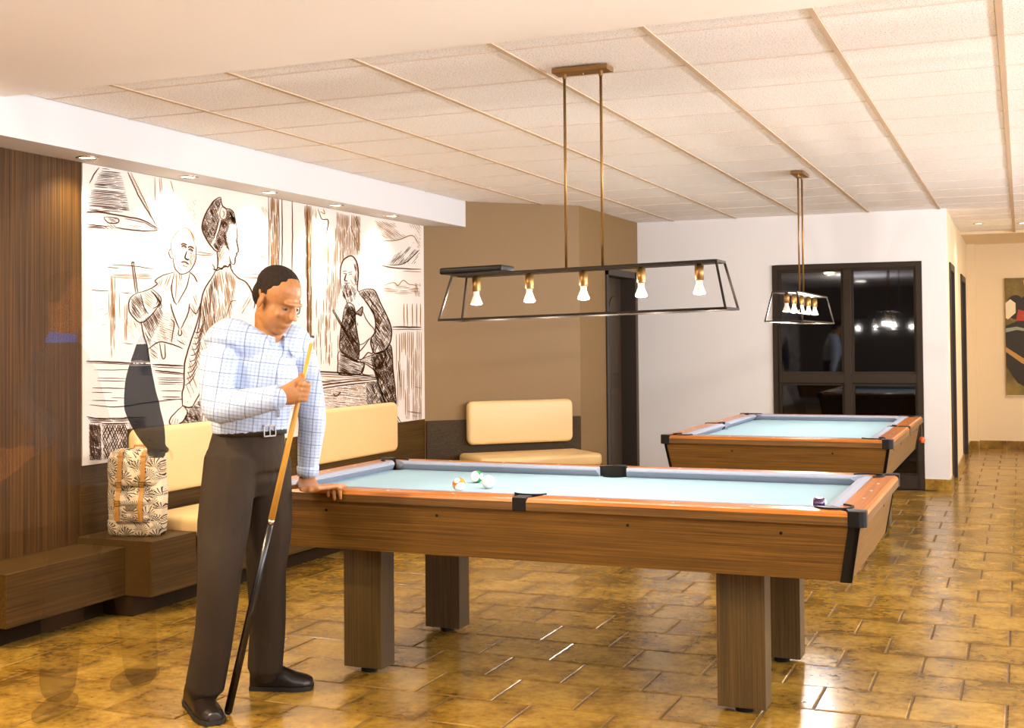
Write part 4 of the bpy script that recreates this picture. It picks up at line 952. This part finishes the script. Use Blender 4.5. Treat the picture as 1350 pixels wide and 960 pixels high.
def head(mb, c, f, upv, s=1.0):
    """skull, jaw, nose, brow, lips, ears fused into the body; f: facing, upv: crown direction"""
    f = f.normalized(); u = (upv-f*upv.dot(f)).normalized(); l = u.cross(f)
    H = lambda a, b, d: c+(f*a+l*b+u*d)*s
    mb.ell(H(-.012, 0, .035), (l, f, u), (.074*s, .094*s, .082*s), 20)      # cranium
    mb.ell(H(.022, 0, -.035), (l, f, u), (.060*s, .070*s, .085*s), 18)      # face and jaw
    mb.ell(H(.055, 0, -.088), (l, f, u), (.030*s, .028*s, .026*s), 12)      # chin
    mb.tube([H(.088, 0, .012), H(.106, 0, -.030), H(.092, 0, -.040)], [.010*s, .016*s, .012*s], 10)   # nose
    mb.ell(H(.080, 0, .022), (l, f, u), (.050*s, .015*s, .011*s), 12)       # brow
    mb.ell(H(.086, 0, -.060), (l, f, u), (.022*s, .010*s, .006*s), 10); mb.ell(H(.084, 0, -.070), (l, f, u), (.019*s, .010*s, .006*s), 10)
    for e in (-1, 1):
        mb.ell(H(-.008, e*.076, -.012), ((f*.9+l*e*.4).normalized(), (l*e-f*.4*e*e).normalized(), u), (.018*s, .009*s, .032*s), 12)
        mb.ell(H(.066, e*.034, -.028), (l, f, u), (.020*s, .018*s, .016*s), 10)   # cheek
    return H, f, l, u
def eyes(H, f, l, u, parent, s=1.0):
    for e in (-1, 1):
        o = MB().ell(H(.0735, e*.029, .002), (l, f, u), (.012*s, .010*s, .0045*s), 12).build('eye', principled('eye_white', (112, 96, 82), .2), parent, smooth=True)
        MB().ell(H(.0815, e*.029, .001), (l, f, u), (.0050*s, .0035*s, .0042*s), 10).build('iris', principled('iris_brown', (36, 22, 14), .2), o, smooth=True)
def hair(H, f, l, u, parent, m, s=1.0):
    mb = MB(); mb.ell(H(-.024, 0, .050), (l, f, u), (.077*s, .089*s, .075*s), 20); mb.ell(H(-.056, 0, .004), (l, f, u), (.068*s, .054*s, .064*s), 16)
    for e in (-1, 1): mb.ell(H(-.012, e*.064, .026), (l, f, u), (.012*s, .022*s, .030*s), 10)
    return fuse('hair', mb, .006, 4, [m], parent)
def finger(mb, pts, r): limb(mb, pts, [r*1.05]+[r]*(len(pts)-2)+[r*.82], n=10)

# ---------------- the man at the table
SK, SHIRT, TR = skin_mat('tan_skin', (176, 118, 66)), plaid(), fabric('brown_trousers', (52, 39, 25))
SHOE, BELT = principled('black_shoe_leather', (30, 22, 16), .3), principled('dark_belt_leather', (40, 28, 18), .4)
man = thing('person', 'man in plaid shirt and dark trousers leaning a hand on the pool table', 'person', (-2.80, 3.94, 0))
FM = V((.96, -.28, 0)).normalized(); LM = V((.28, .96, 0)).normalized()     # facing, his left
neck = at(353, 446, 4.74); shR = at(302, 446, 4.60); shL = at(386, 452, 4.90); chest = at(338, 480, 4.73); waist = at(330, 560, 4.72); pel = at(326, 600, 4.72)
elR = at(287, 538, 4.50); wrR = at(366, 524, 4.46); hdR = at(392, 517, 4.48)
hand_l = on_z(403, 641, .80); wrL = at(406, 626, 4.99); elL = at(412, 556, 4.96)
hipR, hipL = at(305, 612, 4.64), at(350, 612, 4.80)
knR, knL = at(290, 750, 4.53), at(351, 750, 4.82)
anR, anL = at(272, 915, 4.60), at(350, 886, 4.86)
body = MB()
headc = at(366, 396, 4.70); FH = (RT*.74-FW*.52-EZ*.46).normalized()
Hm, fh, lh, uh = head(body, headc, FH, EZ+RT*.10, 1.03)
limb(body, [chest, neck-EZ*.02, headc-uh*.06-fh*.02], [.07, .058, .052])
limb(body, [pel, waist, chest+EZ*.02], [(.12, .08), (.11, .075), (.13, .085)], ref=LM)
limb(body, [neck-EZ*.05, shR, elR, wrR], [.045, .045, .036, .026]); limb(body, [neck-EZ*.05, shL, elL, wrL], [.045, .045, .036, .026])
limb(body, [pel, hipR, knR, anR], [.08, .075, .05, .036]); limb(body, [pel, hipL, knL, anL], [.08, .075, .05, .036])
# right hand closed round the cue
cue0 = V((-2.752, 3.845, .004)); grip = at(397, 512, 4.50); cdir = (grip-cue0).normalized()
px = (hdR-wrR).normalized(); side = cdir.cross(px).normalized()      # away from the palm
limb(body, [wrR, wrR+px*.045-side*.0, hdR-px*.005], [(.030, .022), (.042, .024), (.040, .022)], ref=cdir)
near = -FW
for k in range(4):
    b0 = hdR+cdir*(.028-.019*k)+px*.010; g0 = cue0+cdir*((b0-cue0).dot(cdir))
    outv = (g0-b0).normalized() if (g0-b0).length > 1e-4 else px
    e1 = (-FW-cdir*(-FW).dot(cdir)).normalized(); pxx = (px-cdir*px.dot(cdir)).normalized()
    finger(body, [b0+e1*.012, g0+e1*.026-pxx*.004, g0+pxx*.026+e1*.010, g0+pxx*.014-e1*.020, g0-pxx*.010-e1*.020], .0095)
finger(body, [wrR+px*.035+cdir*.035, hdR+cdir*.052+px*.000, grip+cdir*.055-px*.012, grip+cdir*.035+near*.022+px*.006], .011)
# left hand spread on the rail, fingers over the edge
hb = on_z(405, 637, .815); kn = on_z(409, 645, .812)
limb(body, [wrL, hb, kn], [(.030, .022), (.042, .018), (.044, .015)], ref=RT)
ye = 4.322
for k, (dx, ln) in enumerate(((-.033, .030), (-.008, .040), (.018, .036))):
    b0 = kn+RT*dx+EZ*.001
    e = V((b0.x+.004*k, ye-.006, .797)); finger(body, [b0, V((e.x, ye+.028, .802)), e, V((e.x+.004, ye-.013, .797-ln*.55)), V((e.x+.005, ye-.010, .797-ln*1.15))], .0092)
finger(body, [kn+RT*.030+EZ*.002, on_z(424, 641, .803), on_z(438, 643, .800), on_z(449, 644, .797)], .0088)
finger(body, [hb-RT*.034, on_z(392, 641, .806), on_z(380, 643, .800), on_z(374, 644, .798)], .0105)
bo = fuse('body', body, .0045, 5, [SK], man)
eyes(Hm, fh, lh, uh, bo, 1.03)
hair(Hm, fh, lh, uh, man, fabric('short_dark_hair', (42, 30, 20), .6, 90), 1.03)
sh = MB()
limb(sh, [waist+EZ*-.035, waist+EZ*.03, at(333, 525, 4.72), at(340, 485, 4.73), at(345, 462, 4.74), neck-EZ*.005], [(.150, .118), (.162, .128), (.168, .132), (.178, .125), (.150, .095), (.070, .066)], ref=LM, n=22)
limb(sh, [neck-EZ*.05-LM*.06, shR, at(287, 480, 4.54), elR], [.075, .080, .068, .062]); limb(sh, [elR, at(325, 532, 4.47), wrR], [.062, .055, .043])
limb(sh, [neck-EZ*.05+LM*.06, shL, at(404, 500, 4.94), elL], [.072, .076, .060, .056]); limb(sh, [elL, at(408, 590, 4.98), wrL+EZ*.015], [.056, .050, .040])
so = fuse('shirt', sh, .008, 6, [SHIRT], man)
cl = MB()
for e in (-1, 1):
    a = neck+EZ*.016-FM*.055+LM*e*.02; b = neck+EZ*.012+LM*e*.066-FM*.01; c = neck-EZ*.022+FM*.068+LM*e*.026; d = neck-EZ*.075+FM*.082+LM*e*.070
    cl.tube([a, b, c], [(.026, .007), (.028, .008), (.026, .007)], 10, ref=EZ); cl.tube([b-EZ*.01+LM*e*.006, (b+d)/2+FM*.02, d], [(.02, .006), (.026, .006), (.012, .005)], 10, ref=LM)
fuse('collar', cl, .005, 3, [SHIRT], so)
pk_ = MB().tube([chest+FM*.13-EZ*.03, chest+FM*.128-EZ*.20], .006, 8).build('button_placket', SHIRT, so, smooth=True)
cf = MB().tube([wrL+EZ*.035, wrL-EZ*.004], [(.046, .046), (.043, .043)], 18).build('cuff', SHIRT, so, smooth=True)
d_ = (wrR-elR).normalized(); MB().tube([wrR-d_*.035, wrR+d_*.008], .046, 18).build('cuff', SHIRT, so, smooth=True)
tr_ = MB()
limb(tr_, [waist-EZ*.012, pel+EZ*.01, pel-EZ*.06], [(.142, .112), (.162, .128), (.160, .125)], ref=LM, n=22)
limb(tr_, [hipR+EZ*.02, at(295, 690, 4.58), knR, at(283, 830, 4.55), at(270, 905, 4.60)], [(.102, .105), (.098, .100), (.082, .082), (.072, .074), (.070, .080)], ref=LM)
limb(tr_, [hipL+EZ*.02, at(354, 690, 4.81), knL, at(353, 820, 4.86), at(349, 882, 4.88)], [(.098, .102), (.092, .096), (.078, .080), (.070, .073), (.066, .076)], ref=LM)
fuse('trousers', tr_, .008, 7, [TR], man)
bt_ = MB(); rg = lambda z: [waist+EZ*z+LM*(.151*math.cos(a))+FM*(.120*math.sin(a)) for a in [2*math.pi*i/32 for i in range(32)]]
beltz = -.018
belt = MB().loft([rg(beltz-.019), rg(beltz+.019)]).build('belt', BELT, man, smooth=True)
bc = waist+EZ*beltz+FM*.1215-LM*.01; bk_ = MB()
for a0, a1, z0, z1 in ((-.030, .030, .017, .022), (-.030, .030, -.022, -.017), (-.030, -.025, -.022, .022), (.025, .030, -.022, .022), (-.002, .002, -.022, .022)):
    pts = [bc+LM*a+EZ*z+FM*d for d in (0, .006) for a, z in ((a0, z0), (a1, z0), (a1, z1), (a0, z1))]; bk_.hexa(pts)
bk_.build('buckle', M['chrome'], belt)
def shoe(heel, toe, parent, s=1.0):
    d = (toe-heel); L = d.length; d.normalize(); sd = EZ.cross(d).normalized()
    P_ = lambda a, z: heel+d*(a*L)+EZ*z
    mb = MB()
    st = [(.0, .032, .10), (.12, .040, .125), (.32, .042, .118), (.52, .046, .092), (.72, .052, .070), (.90, .046, .058), (1.0, .028, .046)]
    rings = []
    for a, w_, h in st:
        c = P_(a, 0); rings.append([c+sd*(w_*math.cos(q))+EZ*(.018+(h-.018)*max(0, math.sin(q))-.006*max(0, -math.sin(q))) for q in [2*math.pi*i/16 for i in range(16)]])
    mb.loft(rings); o = fuse('shoe', mb, .005, 4, [SHOE], parent)
    so_ = MB(); poly = [(a, w_+.004) for a, w_, h in st]
    pts = [P_(a, 0)+sd*w_ for a, w_ in poly]+[P_(a, 0)-sd*w_ for a, w_ in reversed(poly)]
    n = len(pts); so_.add([p+EZ*.001 for p in pts]+[p+EZ*.018 for p in pts], [tuple(range(n-1, -1, -1)), tuple(range(n, 2*n))]+[(i, (i+1) % n, n+(i+1) % n, n+i) for i in range(n)])
    so_.build('sole', principled('shoe_sole', (22, 17, 13), .6), o)
    for k in range(3):
        c = P_(.40+.08*k, .114-.016*k*1.3); MB().tube([c-sd*.02, c+EZ*.004, c+sd*.02], .0025, 6).build('lace', principled('shoe_lace', (20, 16, 13), .7), o)
shoe(on_z(252, 926, 0), on_z(287, 956, 0)+V((-.005, -.01, 0)), man); shoe(on_z(331, 908, 0), on_z(412, 908, 0), man)
# cue held by the man
def cue(label, a, d, L):
    T = thing('pool_cue', label, 'pool cue', a)
    P_ = lambda t: a+d*t
    MB().tube([P_(0), P_(.008), P_(.012)], [.010, .0145, .0150], 16).build('bumper', M['black'], T, smooth=True)
    MB().tube([P_(.012), P_(.40), P_(.735)], [.0152, .0140, .0125], 16).build('butt', principled('black_lacquer', (26, 20, 16), .25), T, smooth=True)
    MB().tube([P_(.735), P_(.752)], .0128, 16).build('joint_collar', M['chrome'], T, smooth=True)
    MB().tube([P_(.752), P_(1.1), P_(L-.03)], [.0122, .0100, .0068], 16).build('shaft', principled('maple_shaft', (202, 150, 62), .35), T, smooth=True)
    MB().tube([P_(L-.03), P_(L-.008)], .0069, 12).build('ferrule', principled('ivory_ferrule', (240, 232, 214), .4), T, smooth=True)
    MB().tube([P_(L-.008), P_(L)], [.0066, .0052], 12).build('tip', principled('blue_leather_tip', (60, 80, 110), .8), T, smooth=True)
cue('two-tone pool cue held upright by the man in the plaid shirt', cue0, cdir, 1.45)

# ---------------- the faint second figure beside the wood panel (half-exposed, so see-through)
def veil(name, col, cover):
    m = bpy.data.materials.new(name); m.use_nodes = True; nt = m.node_tree; b = nt.nodes['Principled BSDF']
    b.inputs['Base Color'].default_value = (*lin(col), 1); b.inputs['Roughness'].default_value = .8; b.inputs['Specular IOR Level'].default_value = .1
    b.inputs['Alpha'].default_value = cover; return m
gh = thing('person', 'faint see-through person in dark jacket bending towards the backpack', 'person', (-3.32, 3.86, 0))
G = MB()
tg = 4.86
ghead = at(88, 398, tg); fg = (RT*.86+FW*.25-EZ*.42).normalized()
head(G, ghead, fg, EZ+RT*.35, 1.0)
gn, gc, gw, gp = at(78, 452, tg), at(84, 500, tg), at(112, 590, tg), at(130, 640, tg)
limb(G, [gn-EZ*.02, ghead-EZ*.07], [.056, .052])
limb(G, [gp-EZ*.03, gp, gw, gc, at(82, 470, tg), gn], [(.125, .10), (.150, .118), (.150, .120), (.185, .125), (.15, .09), (.062, .058)], ref=FW, n=20)
limb(G, [at(60, 478, tg-.14), at(38, 540, tg-.22), at(66, 566, tg-.30), at(30, 598, tg-.34)], [.062, .056, .045, .030])      # near arm, bent
limb(G, [at(187, 444, tg+.30), at(186, 468, tg+.30), at(184, 500, tg+.31), at(187, 535, tg+.32), at(198, 566, tg+.34), at(207, 590, tg+.36)], [.010, .034, .058, .074, .062, .036])      # far arm reaching to the bag
def ghost_hand(w_, d, sd):
    limb(G, [w_, w_+d*.05, w_+d*.09], [(.030, .022), (.040, .02), (.038, .016)], ref=sd)
    for k in range(4): b0 = w_+d*.09+sd*(.030-.020*k); finger(G, [b0, b0+d*(.035-.004*abs(k-1)), b0+d*(.066-.007*abs(k-1))-FW*.008], .0085)
    b0 = w_+d*.03+sd*.034; finger(G, [b0, b0+sd*.028+d*.025, b0+sd*.034+d*.055], .0095)
ghost_hand(at(30, 598, tg-.34), (RT*-.8-EZ*.6).normalized(), (EZ*.8-RT*.6).normalized()); ghost_hand(at(206, 580, tg+.36), (-EZ).normalized(), RT)
limb(G, [at(140, 650, tg), at(150, 690, tg+.06), at(176, 780, tg+.02), at(186, 885, tg-.02)], [.11, .105, .078, .064])
limb(G, [at(112, 650, tg-.1), at(104, 700, tg-.14), at(84, 800, tg-.26), at(76, 905, tg-.36)], [.11, .105, .078, .064])
for hl, to in ((on_z(200, 898, 0), on_z(146, 914, 0)), (on_z(92, 938, 0), on_z(44, 958, 0))):
    d = (to-hl).normalized(); limb(G, [hl+EZ*.042, (hl+to)/2+EZ*.040, to-d*.02+EZ*.026], [(.036, .040), (.042, .038), (.034, .024)], ref=EZ.cross(d))
arm_pts = [(at(187, 444, tg+.30), .03), (at(186, 468, tg+.30), .05), (at(184, 500, tg+.31), .075), (at(187, 520, tg+.315), .085), (at(187, 535, tg+.32), .09), (at(198, 566, tg+.34), .085), (at(203, 578, tg+.35), .07), (at(207, 590, tg+.36), .05)]
def gpick(c):
    d = c-EYEP; t_ = d.dot(FW); u = CX+FPX*d.dot(RT)/t_; v = CY-FPX*d.dot(UP)/t_
    if (c-ghead).length < .135 or v < 436: return 1 if (c-ghead).dot(fg) < -.02 and v < 398 else 0
    if v > 882: return 4
    if v < 452: return 5
    if v > 640 and u > 20: return 3
    if (u < 46 and v > 588) or (u > 188 and v > 604): return 0
    if any((c-p).length < r for p, r in arm_pts): return 2
    return 6
fuse('body', G, .007, 6, [veil('faint_skin', (150, 96, 46), .06), veil('faint_hair', (60, 44, 30), .06), veil('navy_sleeve', (14, 19, 34), .74), veil('faint_trousers', (60, 44, 28), .09), veil('faint_shoe', (56, 38, 20), .22), veil('faint_collar', (60, 80, 150), .20), veil('faint_jacket', (58, 56, 60), .10)], gh, gpick)
